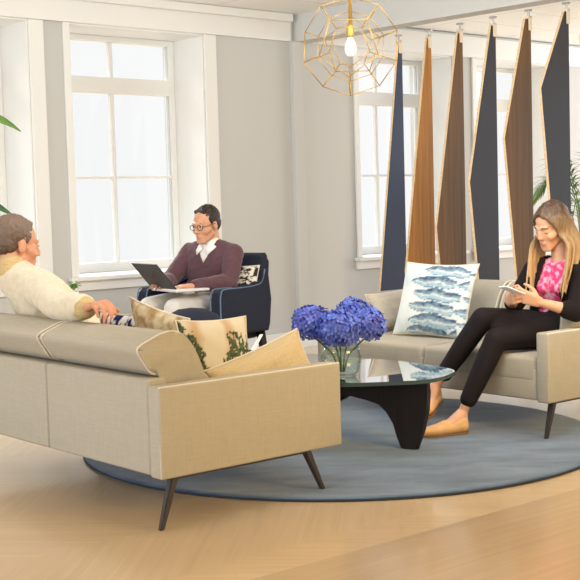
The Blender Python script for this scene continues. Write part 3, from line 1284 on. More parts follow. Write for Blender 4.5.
# ------------------------------------------------------------------ pendant lamp
PC = Vector((0.338, 6.2, 2.005))
pd = empty('pendant_lamp', PC)
tag(pd, 'gold wire pendant lamp shaped like a faceted ball, hanging above the table', 'lamp')
phi = (1 + 5 ** 0.5) / 2
DV = []
for sx in (-1, 1):
    for sy in (-1, 1):
        for sz in (-1, 1):
            DV.append(Vector((sx, sy, sz)))
for s1 in (-1, 1):
    for s2 in (-1, 1):
        DV.append(Vector((0, s1 / phi, s2 * phi)))
        DV.append(Vector((s1 / phi, s2 * phi, 0)))
        DV.append(Vector((s1 * phi, 0, s2 / phi)))
DV = [v.normalized() for v in DV]
rotm = Matrix.Rotation(math.radians(-31.7), 3, 'Y') @ Matrix.Rotation(0.12, 3, 'Z')
fnorm = Vector((0, phi, 1)).normalized()
axis = Vector((0.10, 0.98, 0.10)).normalized()
tilt = fnorm.rotation_difference(axis).to_matrix()
DV = [tilt @ v for v in DV]
low = min(DV, key=lambda v: v.z)
ax_x = axis.cross(UZ).normalized()
ax_z = ax_x.cross(axis)
ang = math.atan2(low.dot(ax_x), -low.dot(ax_z))
DV = [Matrix.Rotation(ang + 0.02, 3, axis) @ v for v in DV]
if abs(min(DV, key=lambda v: v.z).dot(ax_x)) > 0.05:
    DV = [Matrix.Rotation(-2 * ang, 3, axis) @ v for v in DV]
E_ = [(i, j) for i in range(20) for j in range(i) if (DV[i] - DV[j]).length < 0.73]
Ro, Ri = 0.249, 0.176
bm = bmesh.new()
for i, j in E_:
    tube(bm, [DV[i] * Ro, DV[j] * Ro], 0.0024, 6)
from_bm('outer_cage', bm, MT['gold'], pd, True)
bm = bmesh.new()
for i, j in E_:
    tube(bm, [DV[i] * Ri, DV[j] * Ri], 0.0019, 6)
from_bm('inner_cage', bm, MT['gold'], pd, True)
for k, v in enumerate(DV):
    bm = bmesh.new()
    tube(bm, [v * Ri, v * Ro], 0.0021, 6)
    from_bm('strut', bm, MT['gold'], pd, True)
bm = bmesh.new()
tube(bm, [Vector((0, 0, 0.10)), Vector((0, 0, CEIL - PC.z - 0.02))], 0.007, 10)
from_bm('rod', bm, MT['gold'], pd, True)
bm = bmesh.new()
lathe(bm, [(0.0, 0.045), (0.017, 0.045), (0.019, 0.055), (0.019, 0.095), (0.012, 0.11), (0.0, 0.11)], 20)
from_bm('socket', bm, MT['gold'], pd, True)
bm = bmesh.new()
lathe(bm, [(0.0, -0.052), (0.014, -0.049), (0.025, -0.036), (0.030, -0.014), (0.026, 0.010), (0.016, 0.032), (0.013, 0.045), (0.0, 0.045)], 24)
from_bm('bulb', bm, MT['bulb'], pd, True)
bm = bmesh.new()
lathe(bm, [(0.0, CEIL - PC.z - 0.025), (0.05, CEIL - PC.z - 0.025), (0.055, CEIL - PC.z - 0.001), (0.0, CEIL - PC.z - 0.001)], 24)
from_bm('ceiling_cap', bm, MT['gold'], pd, True)

# ------------------------------------------------------------------ hanging slats
SLATS = [
    ('slat_navy', [(-0.02, 2.50), (-0.315, 0.33)], 0.020, 'leftmost hanging slat, navy, its lower end showing above the grey pillow'),
    ('slat_orange', [(-0.035, 2.50), (-0.322, 0.67)], 0.015, 'honey orange wood slat, second hanging slat from the left'),
    ('slat_brown', [(-0.040, 2.50), (-0.320, 1.01)], 0.015, 'brown wood slat directly behind the fish pillow'),
    ('slat_dark', [(-0.040, 2.51), (-0.310, 1.35)], 0.012, 'dark navy slat between two brown wood slats'),
    ('slat_brown', [(-0.055, 2.51), (-0.306, 1.655)], 0.008, 'brown wood slat hanging just left of the woman'),
    ('slat_dark', [(-0.040, 2.515), (-0.315, 1.972)], 0.008, 'dark charcoal slat hanging behind the head of the woman'),
    ('slat_brown', [(-0.040, 2.515), (-0.310, 2.29)], 0.008, 'brown wood slat cut by the right edge of the picture'),
]
for i, (mk, left, ur, lab) in enumerate(SLATS):
    H = HK0 + HKD * i
    root = empty('hanging_slat', (H.x, H.y, 2.58), math.atan2(WR.y, WR.x))
    tag(root, lab, 'slat', 'hanging wooden slats')
    zb = 0.497 if i == 0 else 0.45
    (u0, z0), (u1, z1) = left
    if z1 < zb:
        t = (z0 - zb) / (z0 - z1)
        outline = [(u0, z0), (u0 + (u1 - u0) * t, zb), (ur, zb), (ur, z0)]
    else:
        outline = [(u0, z0), (u1, z1), (u1 + 0.115 * (z1 - zb), zb), (ur, zb), (ur, z0)]
    pts = [Vector((u, 0, z - 2.58)) for u, z in outline]
    bm = bmesh.new()
    side = extrude_outline(bm, pts, Vector((0, 0.022, 0)))
    for f in side:
        f.material_index = 1
    from_bm('board', bm, [MT[mk], MT['ply']], root)
    bm = bmesh.new()
    rbox(bm, (-0.022, -0.019, -0.15), (0.016, -0.0115, -0.045), 0.003)
    rbox(bm, (-0.022, 0.0115, -0.15), (0.016, 0.019, -0.045), 0.003)
    rbox(bm, (-0.022, -0.019, -0.062), (0.016, 0.019, -0.045), 0.003)
    from_bm('clip', bm, MT['clip'], root)
    bm = bmesh.new()
    tube(bm, [Vector((0, 0, -0.046)), Vector((0, 0, -0.004))], 0.007, 10)
    lathe(bm, [(0.0, -0.012), (0.03, -0.012), (0.032, -0.006), (0.03, -0.0005), (0.0, -0.0005)], 20)
    from_bm('hook', bm, MT['steel'], root, False)

# ------------------------------------------------------------------ armchair
CH_A = math.radians(36)       # chair faces left and towards the viewer
CH_C = Vector((-0.555, 8.12, 0))
chf = Vector((-math.sin(CH_A), -math.cos(CH_A), 0))
ch = empty('armchair', CH_C, -CH_A)
tag(ch, 'navy high-backed armchair by the window wall, man with laptop sits in it', 'armchair')
# local: front = -y
NV = MT['navy']
for s in (-1, 1):
    # side panel and arm in one sweep: outline in the y-z plane
    out = [(-0.29, 0.40), (-0.295, 0.60), (-0.285, 0.67), (-0.25, 0.695), (-0.10, 0.695), (0.06, 0.70), (0.14, 0.72), (0.18, 0.80),
           (0.22, 0.80), (0.25, 0.60), (0.23, 0.44), (0.21, 0.39)]
    xc = s * 0.315
    bm = bmesh.new()
    extrude_outline(bm, [Vector((xc, y, z)) for y, z in out], Vector((0.085, 0, 0)), 0.018)
    a = from_bm('armrest', bm, NV, ch, False)
    for dx in (-0.04, 0.04):
        bm = bmesh.new()
        tube(bm, catmull([Vector((xc + dx, y, z)) for y, z in out[:8]], 3, False), 0.0045, 6)
        from_bm('piping', bm, MT['navypipe'], a, True)
# back
bk = [(0.13, 0.40), (0.165, 0.60), (0.215, 0.84), (0.23, 0.895), (0.265, 0.905), (0.30, 0.885), (0.295, 0.80), (0.26, 0.55), (0.235, 0.40)]
bm = bmesh.new()
extrude_outline(bm, catmull([Vector((0, y, z)) for y, z in bk], 3), Vector((0.60, 0, 0)), 0.03)
from_bm('backrest', bm, NV, ch, False)
bm = bmesh.new()
rbox(bm, (-0.27, -0.28, 0.34), (0.27, 0.20, 0.41), 0.02, 3)
from_bm('seat_base', bm, NV, ch, True)
bm = bmesh.new()
rbox(bm, (-0.268, -0.33, 0.412), (0.268, 0.13, 0.505), 0.035, 4)
from_bm('seat_cushion', bm, NV, ch, True)
for sx in (-1, 1):
    for y0, y1 in ((-0.24, -0.28), (0.19, 0.28)):
        bm = bmesh.new()
        tube(bm, [Vector((sx * 0.29, y0, 0.405)), Vector((sx * 0.305, y1, 0.0))], [0.034, 0.015], 10)
        from_bm('leg', bm, MT['ebony'], ch, True)

# small patterned pillow behind the back of the man
cX = Vector((math.cos(CH_A), -math.sin(CH_A), 0))   # chair's +x: the near arm
o = pillow('small_pillow', 0.34, 0.26, 0.10, CH_C + cX * 0.17 - chf * 0.115 + UZ * 0.70, cX, UZ - chf * 0.22, MT['vcol'], mono, 40, 17)
tag(o, 'small black and cream pillow in the armchair behind the arm of the man', 'pillow')

# round-topped pouf before the man
pf = empty('pouf', (-0.57, 7.0, 0))
tag(pf, 'dark navy round-topped pouf between the front sofa and the armchair', 'pouf')
bm = bmesh.new()
lathe(bm, [(0.0, 0.06), (0.17, 0.06), (0.19, 0.08), (0.20, 0.30), (0.20, 0.50), (0.19, 0.545), (0.15, 0.60), (0.08, 0.635), (0.0, 0.645)], 40)
from_bm('body', bm, NV, pf, True)
bm = bmesh.new()
tube(bm, [Vector((0.198 * math.cos(2 * math.pi * k / 40), 0.198 * math.sin(2 * math.pi * k / 40), 0.535)) for k in range(40)], 0.005, 6, True)
from_bm('piping', bm, MT['navypipe'], pf, True)
for k in range(4):
    a = k * math.pi / 2 + 0.5
    bm = bmesh.new()
    tube(bm, [Vector((0.14 * math.cos(a), 0.14 * math.sin(a), 0.062)), Vector((0.15 * math.cos(a), 0.15 * math.sin(a), 0.0))], [0.02, 0.014], 8)
    from_bm('leg', bm, MT['ebony'], pf, True)


# ------------------------------------------------------------------ people
def V(*a): return Vector(a)


class Head:
    def __init__(s, pos, f, up, k=1.0):
        s.p = Vector(pos)
        s.f = Vector(f).normalized()
        u = Vector(up)
        s.u = (u - s.f * u.dot(s.f)).normalized()
        s.r = s.f.cross(s.u)
        s.k = k

    def T(s, x, y, z): return s.p + (s.r * x + s.f * y + s.u * z) * s.k
    def rot(s): return [s.r, s.f, s.u]

    def ell(s, c, r): return (s.T(*c), [q * s.k for q in r], s.rot())
    def ball(s, c, r): return (s.T(*c), r * s.k)


def head_shapes(H, neck, jaw=1.0, fem=False):
    k = 0.97 if fem else 1.0
    hulls, ells = [], []
    ells.append(H.ell((0, -0.018, 0.035), (0.075, 0.096, 0.086)))
    ells.append(H.ell((0, 0.026, -0.02), (0.063 * k, 0.066, 0.082)))
    hulls.append([H.ball((x * k, 0.0, -0.055), 0.022) for x in (-0.045, 0.045)] + [H.ball((x * k, 0.07, -0.098), 0.016) for x in (-0.018, 0.018)] + [H.ball((0, 0.045, -0.03), 0.045)])
    hulls.append([H.ball((0, 0.076, -0.1), 0.015), H.ball((0, 0.074, -0.09), 0.016)])
    for x in (-1, 1):
        hulls.append([H.ball((x * 0.040 * k, 0.052, -0.026), 0.027), H.ball((x * 0.052 * k, 0.03, -0.018), 0.022)])
        if fem:
            hulls.append([H.ball((x * 0.012, 0.079, 0.026), 0.009), H.ball((x * 0.040, 0.066, 0.026), 0.009)])
        else:
            hulls.append([H.ball((x * 0.012, 0.082, 0.026), 0.0105), H.ball((x * 0.042, 0.069, 0.026), 0.010)])
        ells.append(H.ell((x * 0.077, -0.012, -0.006), (0.009, 0.019, 0.031)))
        ells.append(H.ell((x * 0.031, 0.0725 if not fem else 0.0700, 0.006), (0.0155, 0.0125 if not fem else 0.011, 0.011)))
        nq = 0.006 if fem else 0.0
        hulls.append([H.ball((x * 0.0095, 0.096 - nq, -0.030), 0.0068), H.ball((x * 0.006, 0.1 - nq, -0.027), 0.0075)])
    hulls.append([H.ball((0, 0.086 - nq * 0.6, 0.018), 0.0068), H.ball((0, 0.1055 - nq, -0.018), 0.0078)])
    hulls.append([H.ball((0, 0.1055 - nq, -0.018), 0.0078), H.ball((0, 0.106 - nq, -0.026), 0.0085)])
    hulls.append([H.ball((-0.014, 0.079, -0.06), 0.012), H.ball((0.014, 0.079, -0.06), 0.012), H.ball((0, 0.084, -0.06), 0.012)])
    nr = 0.044 if fem else 0.055
    hulls.append([H.ball((0, -0.035, -0.03), nr), (Vector(neck), nr + 0.006)])
    return hulls, ells


def hand_shapes(wr, d, lat, n, k=1.0, curl=(0.5, 0.6, 0.4), thumb=1.0, spread=1.0):
    """d: along the hand, lat: towards the thumb, n: out of the palm"""
    d = Vector((d[0], d[1], d[2] if len(d) > 2 else 0.0)).normalized()
    lat = Vector(lat)
    lat = (lat - d * lat.dot(d)).normalized()
    n0 = Vector(n)
    n = (n0 - d * n0.dot(d) - lat * n0.dot(lat)).normalized()
    w = Vector(wr)
    H = []
    kn = [w + (d * 0.086 + lat * 0.031) * k, w + (d * 0.090 + lat * 0.0105) * k, w + (d * 0.086 - lat * 0.010) * k, w + (d * 0.078 - lat * 0.029) * k]
    H.append([(w + lat * 0.014 * k, 0.0185 * k), (w - lat * 0.014 * k, 0.0185 * k)] + [(q, 0.0118 * k) for q in kn])
    ln = [0.072, 0.080, 0.074, 0.058]
    for i, q in enumerate(kn):
        L_ = ln[i] * k
        a = 0.0
        p = q
        r = [0.0098, 0.0100, 0.0094, 0.0084][i] * k
        fan = lat * (0.12 - 0.08 * i) * spread
        for j, fr in enumerate((0.44, 0.31, 0.25)):
            a += curl[j] * (1 + 0.08 * i)
            dirv = ((d + fan).normalized() * math.cos(a) + n * math.sin(a)).normalized()
            p2 = p + dirv * L_ * fr
            r2 = r * 0.92
            H.append([(p, r), (p2, r2)])
            p, r = p2, r2
    t0 = w + (d * 0.022 + lat * 0.024) * k
    t1 = t0 + (d * 0.62 + lat * 0.62 + n * 0.35 * thumb).normalized() * 0.046 * k
    t2 = t1 + (d * 0.86 + lat * 0.18 + n * 0.45 * thumb).normalized() * 0.034 * k
    t3 = t2 + (d * 0.9 - lat * 0.05 + n * 0.45 * thumb).normalized() * 0.026 * k
    H.append([(t0, 0.0165 * k), (t1, 0.0118 * k)])
    H.append([(t1, 0.0112 * k), (t2, 0.0102 * k)])
    H.append([(t2, 0.0102 * k), (t3, 0.0082 * k)])
    return H


def torso_shapes(J, dr=0.0, k=1.0, low=True, bust=0.0):
    lat = (J['shR'] - J['shL']).normalized()
    plat = J.get('plat', lat)
    P_, W_, C_, N_ = J['pelvis'], J['waist'], J['chest'], J['neck']
    pel = [(P_ + plat * 0.085 * k, 0.100 * k + dr), (P_ - plat * 0.085 * k, 0.100 * k + dr)]
    wa = [(W_ + lat * 0.065 * k, 0.094 * k + dr), (W_ - lat * 0.065 * k, 0.094 * k + dr)]
    che = [(C_ + lat * 0.085 * k, 0.102 * k + dr), (C_ - lat * 0.085 * k, 0.102 * k + dr)]
    sh = [(J['shR'] - lat * 0.02, 0.058 * k + dr), (J['shL'] + lat * 0.02, 0.058 * k + dr), (N_ - UZ * 0.02, 0.058 * k + dr)]
    H = [pel + wa, wa + che, che + sh]
    if bust:
        f = J['front']
        for s in (-1, 1):
            H.append([(C_ + lat * 0.06 * s + f * 0.062 - UZ * 0.01, 0.055 * k + dr), (C_ + lat * 0.06 * s, 0.07 * k + dr)])
    return H


def arm_shapes(J, side, dr=0.0, k=1.0, upto=1.0):
    S_, E__, W_ = J['sh' + side], J['el' + side], J['wr' + side]
    H = [[(S_, 0.056 * k + dr), (E__, 0.042 * k + dr)]]
    Wt = E__.lerp(W_, upto)
    H.append([(E__, 0.042 * k + dr), (E__.lerp(W_, 0.35 * upto), 0.040 * k + dr)])
    H.append([(E__.lerp(W_, 0.35 * upto), 0.040 * k + dr), (Wt, (0.040 + (0.027 - 0.040) * upto) * k + dr)])
    return H


def leg_shapes(J, side, dr=0.0, k=1.0, upto=1.0, rk=0.058):
    Hp, K_, A_ = J['hip' + side], J['kn' + side], J['an' + side]
    At = K_.lerp(A_, upto)
    H = [[(Hp, 0.088 * k + dr), (Hp.lerp(K_, 0.5), 0.076 * k + dr)], [(Hp.lerp(K_, 0.5), 0.076 * k + dr), (K_, rk * k + dr)]]
    mid = K_.lerp(A_, 0.35)
    H.append([(K_, rk * k + dr), (mid, 0.054 * k + dr)])
    H.append([(mid, 0.054 * k + dr), (At, (0.054 + (0.036 - 0.054) * max(0, (upto - .35) / .65)) * k + dr)])
    return H


def foot_shapes(an, heel, toe, k=1.0):
    heel, toe, an = Vector(heel), Vector(toe), Vector(an)
    d = (toe - heel)
    ball = heel + d * 0.68
    lat = Vector((-d.y, d.x, 0)).normalized()
    return [[(an, 0.035 * k), (heel + UZ * 0.01, 0.03 * k), (heel + d * 0.35 + UZ * 0.02, 0.030 * k)],
            [(heel + d * 0.2, 0.030 * k), (heel + d * 0.4 + UZ * 0.018, 0.03 * k), (ball + lat * 0.016, 0.023 * k), (ball - lat * 0.016, 0.023 * k)],
            [(ball + lat * 0.016, 0.023 * k), (ball - lat * 0.016, 0.023 * k), (toe, 0.017 * k)]]


def shoe(parent, heel, toe, an, m, k=1.0, dr=0.006, floor_z=None):
    heel, toe, an = Vector(heel), Vector(toe), Vector(an)
    d = toe - heel
    ball = heel + d * 0.68
    lat = Vector((-d.y, d.x, 0)).normalized()
    H = [[(heel, 0.034 * k), (heel + UZ * 0.028, 0.030 * k), (heel + d * 0.22 + UZ * 0.01, 0.032 * k)],
         [(heel + d * 0.15, 0.033 * k), (ball + lat * 0.016, 0.027 * k), (ball - lat * 0.016, 0.027 * k)],
         [(heel + d * 0.42 + UZ * 0.012, 0.034 * k), (ball, 0.03 * k)],
         [(ball + lat * 0.016, 0.027 * k), (ball - lat * 0.016, 0.027 * k), (toe, 0.021 * k)]]

    def flat(b):
        if floor_z is None:
            return
        for v in b.verts:
            if v.co.z < floor_z:
                v.co.z = floor_z
    o = blob('shoe', H, [], m, parent, 0.004, 4, flat)
    # sole: thin outline under the upper
    n_dir = UZ if floor_z is not None else (UZ - d.normalized() * UZ.dot(d.normalized())).normalized()
    bm = bmesh.new()
    prof = [(-0.14, 0.0), (-0.10, 0.024), (0.1, 0.033), (0.35, 0.029), (0.68, 0.043), (0.9, 0.034), (1.04, 0.014), (1.07, 0.0)]
    c = heel - n_dir * 0.027 if floor_z is None else Vector((heel.x, heel.y, floor_z + 0.005))
    dd = d if floor_z is None else Vector((d.x, d.y, 0))
    pts = [c + dd * t + lat * w * k for t, w in prof] + [c + dd * t - lat * w * k for t, w in prof[-2:0:-1]]
    extrude_outline(bm, pts, n_dir * 0.01)
    from_bm('sole', bm, MT['sole'], o)
    return o


def eyes(H, parent, closed=False):
    for x in (-1, 1):
        if not closed:
            bm = bmesh.new()
            bmesh.ops.create_icosphere(bm, subdivisions=3, radius=0.0118 * H.k)
            c = H.T(x * 0.031, 0.0765, 0.006)
            for v in bm.verts:
                v.co = c + v.co
            for f in bm.faces:
                q = (f.calc_center_median() - c).normalized()
                f.material_index = 1 if q.dot(H.f) > 0.86 else 0
            from_bm('eye', bm, [MT['eyewhite'], MT['iris']], parent, True)
        bm = bmesh.new()
        z = -0.001 if closed else 0.0115
        pts = [H.T(x * (0.031 + t * 0.014), 0.0885 - 0.010 * t * t - (0.0075 if closed else 0.001), z - (0.003 * t * t)) for t in (-1, -0.5, 0, 0.5, 1)]
        tube(bm, pts, 0.0013 * H.k, 6)
        from_bm('eyelash', bm, MT['brow'], parent, True)
        bm = bmesh.new()
        pts = [H.T(x * (0.031 + t * 0.019), 0.0835 - 0.010 * (t + 0.5) ** 2 * 0.7, 0.0285 - 0.004 * t * t) for t in (-1, -0.5, 0, 0.5, 1)]
        tube(bm, pts, [0.0018 * H.k, 0.0030 * H.k, 0.0032 * H.k, 0.0026 * H.k, 0.0012 * H.k], 6)
        from_bm('eyebrow', bm, MT['brow'], parent, True)


def lips(H, parent):
    hl = []
    for z, w in ((-0.0545, 0.016), (-0.0645, 0.014)):
        hl.append([H.ball((-w, 0.0845, z - 0.001), 0.0032), H.ball((0, 0.0925, z), 0.0046), H.ball((w, 0.0845, z - 0.001), 0.0032)])
    blob('lips', hl, [], MT['lips'], parent, 0.0022, 2)


def short_hair(H, m, parent, tuft=0.0, seed=1):
    ells = [H.ell((0, -0.030, 0.047), (0.0805, 0.0945, 0.0875)), H.ell((0, -0.055, 0.005), (0.072, 0.066, 0.068))]
    hulls = []
    for x in (-1, 1):
        hulls.append([H.ball((x * 0.068, 0.018, 0.040), 0.011), H.ball((x * 0.070, 0.010, 0.016), 0.007)])
    if tuft:
        hulls.append([H.ball((-0.035, 0.034, 0.098), 0.016 * tuft + 0.004), H.ball((0.035, 0.034, 0.098), 0.016 * tuft + 0.004), H.ball((0, 0.0, 0.110), 0.020)])

    def rough(b):
        for v in b.verts:
            q = v.co - H.p
            a = mnoise.noise(q * 60 + Vector((seed, 0, 0))) + 0.6 * mnoise.noise(q * 150)
            v.co += q.normalized() * a * 0.0045
    return blob('hair', hulls, ells, m, parent, 0.004, 3, rough)


def person_root(loc, label):
    o = empty('person', loc)
    tag(o, label, 'person')
    return o


def fix_children(root):
    """parts were built in world coordinates: shift them into the root's frame"""
    off = Matrix.Translation(-Vector(root.location))
    for c in root.children:
        c.data.transform(off)
        stack = list(c.children)
        while stack:
            q = stack.pop()
            q.data.transform(off)
            stack += list(q.children)


# ---- man in cream on the front sofa, seen from behind
def man_left():
    root = person_root(Lp(0.55, 1.36, 0.0), 'man in a cream fleece jacket on the front sofa, arm stretched along its back')
    J = dict(pelvis=Lp(0.50, 1.36, 0.53), waist=Lp(0.42, 1.39, 0.67), chest=Lp(0.32, 1.46, 0.79), neck=Lp(0.225, 1.53, 0.930),
             shR=Lp(0.225, 1.30, 0.862), shL=Lp(0.34, 1.66, 0.86),
             elR=Lp(0.155, 1.015, 0.800), wrR=Lp(0.15, 0.745, 0.803),
             elL=Lp(0.56, 1.68, 0.66), wrL=Lp(0.72, 1.56, 0.60),
             hipR=Lp(0.54, 1.27, 0.52), hipL=Lp(0.54, 1.45, 0.52), knR=Lp(0.98, 1.22, 0.50), knL=Lp(0.98, 1.47, 0.50),
             anR=Lp(1.03, 1.23, 0.14), anL=Lp(1.05, 1.47, 0.14), front=SS)
    H = Head(Lp(0.255, 1.57, 1.060), SS * 0.97 + SL * -0.02 - UZ * 0.16, UZ, 1.12)
    hh, he = head_shapes(H, J['neck'])
    body = hh + torso_shapes(J, -0.012) + arm_shapes(J, 'R', -0.004) + arm_shapes(J, 'L', -0.004) + leg_shapes(J, 'R', -0.006) + leg_shapes(J, 'L', -0.006)
    # relaxed hand, fingers drooping over the cushion
    body += hand_shapes(J['wrR'], -SL * 0.96 + UZ * 0.24, SS * 0.9 + UZ * 0.1, -UZ + SS * 0.1, 1.1, (0.62, 0.50, 0.25), 1.0, 0.25)
    body += hand_shapes(J['wrL'], SS * 0.8 - SL * 0.5, -SL, -UZ, 1.0, (0.3, 0.4, 0.3))
    for sd, l_ in (('R', 1.23), ('L', 1.47)):
        body += foot_shapes(J['an' + sd], Lp(1.02, l_, 0.06), Lp(1.24, l_, 0.05))
    blob('body', body, he, MT['skin_ruddy'], root, 0.0045, 4)
    eyes(H, root)
    lips(H, root)
    short_hair(H, hair_mat('greying_brown_hair', (118, 100, 88), (62, 44, 34), 0.98, 1.19, 0.3), root, 0.5, 3)
    # jacket
    jk = torso_shapes(J, 0.030) + arm_shapes(J, 'R', 0.026, upto=0.80) + arm_shapes(J, 'L', 0.024, upto=0.80)
    jk.append([(J['neck'] - UZ * 0.03 - SS * 0.01, 0.085), (J['neck'] + UZ * 0.012 - SS * 0.02, 0.070)])

    def folds(b):
        b.normal_update()
        for v in b.verts:
            q = v.co
            v.co += v.normal * (0.007 * mnoise.noise(q * 14) + 0.004 * mnoise.noise(q * 31))
    blob('fleece_jacket', jk, [], MT['cream'], root, 0.006, 5, folds)
    blob('collar', [[(J['neck'] + UZ * 0.030 - SS * 0.026, 0.066), (J['neck'] + UZ * 0.002 - SS * 0.018, 0.075)]], [], MT['cuff'], root, 0.005, 3)
    sc = [[(J['neck'] + SS * 0.045 + UZ * 0.0 + SL * t, 0.028), (J['neck'] + SS * 0.040 + UZ * 0.024 + SL * t, 0.022)] for t in (-0.035, 0.035)]
    blob('shirt_collar', sc, [], MT['whitecloth'], root, 0.004, 3)
    for sd in 'RL':
        E1, W1 = J['el' + sd], J['wr' + sd]
        blob('cuff', [[(E1.lerp(W1, 0.84), 0.054), (E1.lerp(W1, 0.93), 0.047)]], [], MT['cuff'], root, 0.004, 2)
    blob('trousers', leg_shapes(J, 'R', 0.012) + leg_shapes(J, 'L', 0.012) + [[(J['pelvis'] + SL * t, 0.115) for t in (-0.085, 0.085)]], [], MT['jeans'], root, 0.007, 4)
    for sd, l_ in (('R', 1.23), ('L', 1.47)):
        shoe(root, Lp(1.02, l_, 0.06), Lp(1.24, l_, 0.05), J['an' + sd], MT['brownleather'], 1.12, floor_z=0.0205)
    fix_children(root)


man_left()


# ---- woman on the right sofa
def woman():
    root = person_root(Rp(0.48, 0.30, 0.0), 'woman with long blond hair in black cardigan and trousers looking at her phone')
    fr = (-SS * 0.97 + SL * 0.10)
    J = dict(pelvis=Rp(0.50, 0.33, 0.52), waist=Rp(0.465, 0.285, 0.65), chest=Rp(0.43, 0.25, 0.755), neck=Rp(0.405, 0.225, 0.885),
             shR=Rp(0.385, 0.385, 0.83), shL=Rp(0.435, 0.085, 0.815),
             elR=Rp(0.27, 0.435, 0.655), wrR=Rp(0.10, 0.335, 0.690),
             elL=Rp(0.295, 0.055, 0.63), wrL=Rp(0.135, 0.165, 0.688),
             hipR=Rp(0.44, 0.40, 0.525), hipL=Rp(0.44, 0.25, 0.510), knR=Rp(0.0, 0.425, 0.600), knL=Rp(-0.025, 0.315, 0.500),
             anR=Rp(-0.125, 0.655, 0.235), anL=Rp(-0.165, 0.432, 0.120), front=fr, plat=SL)
    H = Head(Rp(0.345, 0.245, 1.066), -SS * 0.98 + SL * 0.16 - UZ * 0.42, UZ * 0.9 - SS * 0.40, 0.97)
    hh, he = head_shapes(H, J['neck'] - UZ * 0.01, fem=True)
    body = hh + torso_shapes(J, -0.014, 0.88) + arm_shapes(J, 'R', -0.002, 0.82) + arm_shapes(J, 'L', -0.002, 0.82)
    body += leg_shapes(J, 'R', -0.008, 0.85) + leg_shapes(J, 'L', -0.008, 0.85)
    ph = Rp(0.045, 0.245, 0.738)
    body += hand_shapes(J['wrL'], (ph - J['wrL']) + UZ * -0.005, UZ * 0.75 - SS * 0.2 - SL * 0.1, SL * 0.9 + UZ * 0.3, 0.9, (0.35, 0.55, 0.5))
    body += hand_shapes(J['wrR'], (ph - J['wrR']) + UZ * -0.02, UZ * 0.8 - SS * 0.2, -SL * 0.9 + UZ * 0.3, 0.9, (0.35, 0.55, 0.5))
    body += foot_shapes(J['anL'], Rp(-0.170, 0.425, 0.056), Rp(-0.375, 0.500, 0.044), 0.88)
    body += foot_shapes(J['anR'], Rp(-0.105, 0.665, 0.175), Rp(-0.235, 0.640, 0.105), 0.85)
    blob('body', body, he, MT['skin_fair'], root, 0.004, 4)
    eyes(H, root, True)
    lips(H, root)
    # pink top
    blob('blouse', torso_shapes(J, 0.000, 0.90, bust=1), [], PINK, root, 0.005, 4)
    # cardigan: open at the front
    cg = torso_shapes(J, 0.014, 0.92, bust=1) + arm_shapes(J, 'R', 0.014, 0.9, upto=0.22) + arm_shapes(J, 'L', 0.016, 0.9, upto=0.22)
    latv = (J['shR'] - J['shL']).normalized()

    def open_front(b):
        kill = []
        for f in b.faces:
            c = f.calc_center_median()
            t = (c.z - J['waist'].z) / (J['neck'].z - J['waist'].z)
            mid = J['waist'].lerp(J['neck'], t)
            q = c - mid
            x, y = q.dot(latv), q.dot(fr)
            arm = min((c - J['elR']).length, (c - J['elL']).length) < 0.09
            if arm:
                continue
            if y > 0.0 and abs(x - 0.005) < 0.070 and c.z > 0.50:
                kill.append(f)
            elif c.z > J['neck'].z - 0.012 and q.length < 0.09:
                kill.append(f)
        bmesh.ops.delete(b, geom=kill, context='FACES')
    o = blob('cardigan', cg, [], MT['blackcloth'], root, 0.006, 5, open_front)
    sm = o.modifiers.new('s', 'SOLIDIFY')
    sm.thickness = 0.006
    # trousers
    tr = leg_shapes(J, 'R', 0.007, 0.9, upto=0.80) + leg_shapes(J, 'L', 0.008, 0.9, upto=0.80)
    tr += [[(J['pelvis'] + SL * t, 0.105) for t in (-0.08, 0.08)] + [(J['waist'] - UZ * 0.03, 0.085)]]
    tr += [[(J['hipR'], 0.085), (J['hipL'], 0.085), (J['hipR'].lerp(J['knR'], 0.45), 0.07), (J['hipL'].lerp(J['knL'], 0.45), 0.068)]]
    tr += [[(J['hipR'].lerp(J['knR'], 0.45), 0.07), (J['hipL'].lerp(J['knL'], 0.45), 0.066), (J['knR'].lerp(J['hipR'], 0.15), 0.05), (J['knL'].lerp(J['hipL'], 0.15), 0.05)]]
    blob('trousers', tr, [], MT['blackpants'], root, 0.005, 5)
    shoe(root, Rp(-0.170, 0.425, 0.058), Rp(-0.383, 0.503, 0.046), J['anL'], MT['tanleather'], 0.98, floor_z=0.0205)
    shoe(root, Rp(-0.100, 0.668, 0.170), Rp(-0.245, 0.640, 0.100), J['anR'], MT['tanleather'], 0.92)
    # hair: cap and long locks
    rnd = random.Random(5)
    ells = [H.ell((0, -0.036, 0.047), (0.084, 0.090, 0.089)), H.ell((0, -0.06, -0.01), (0.076, 0.062, 0.085))]
    hulls = []
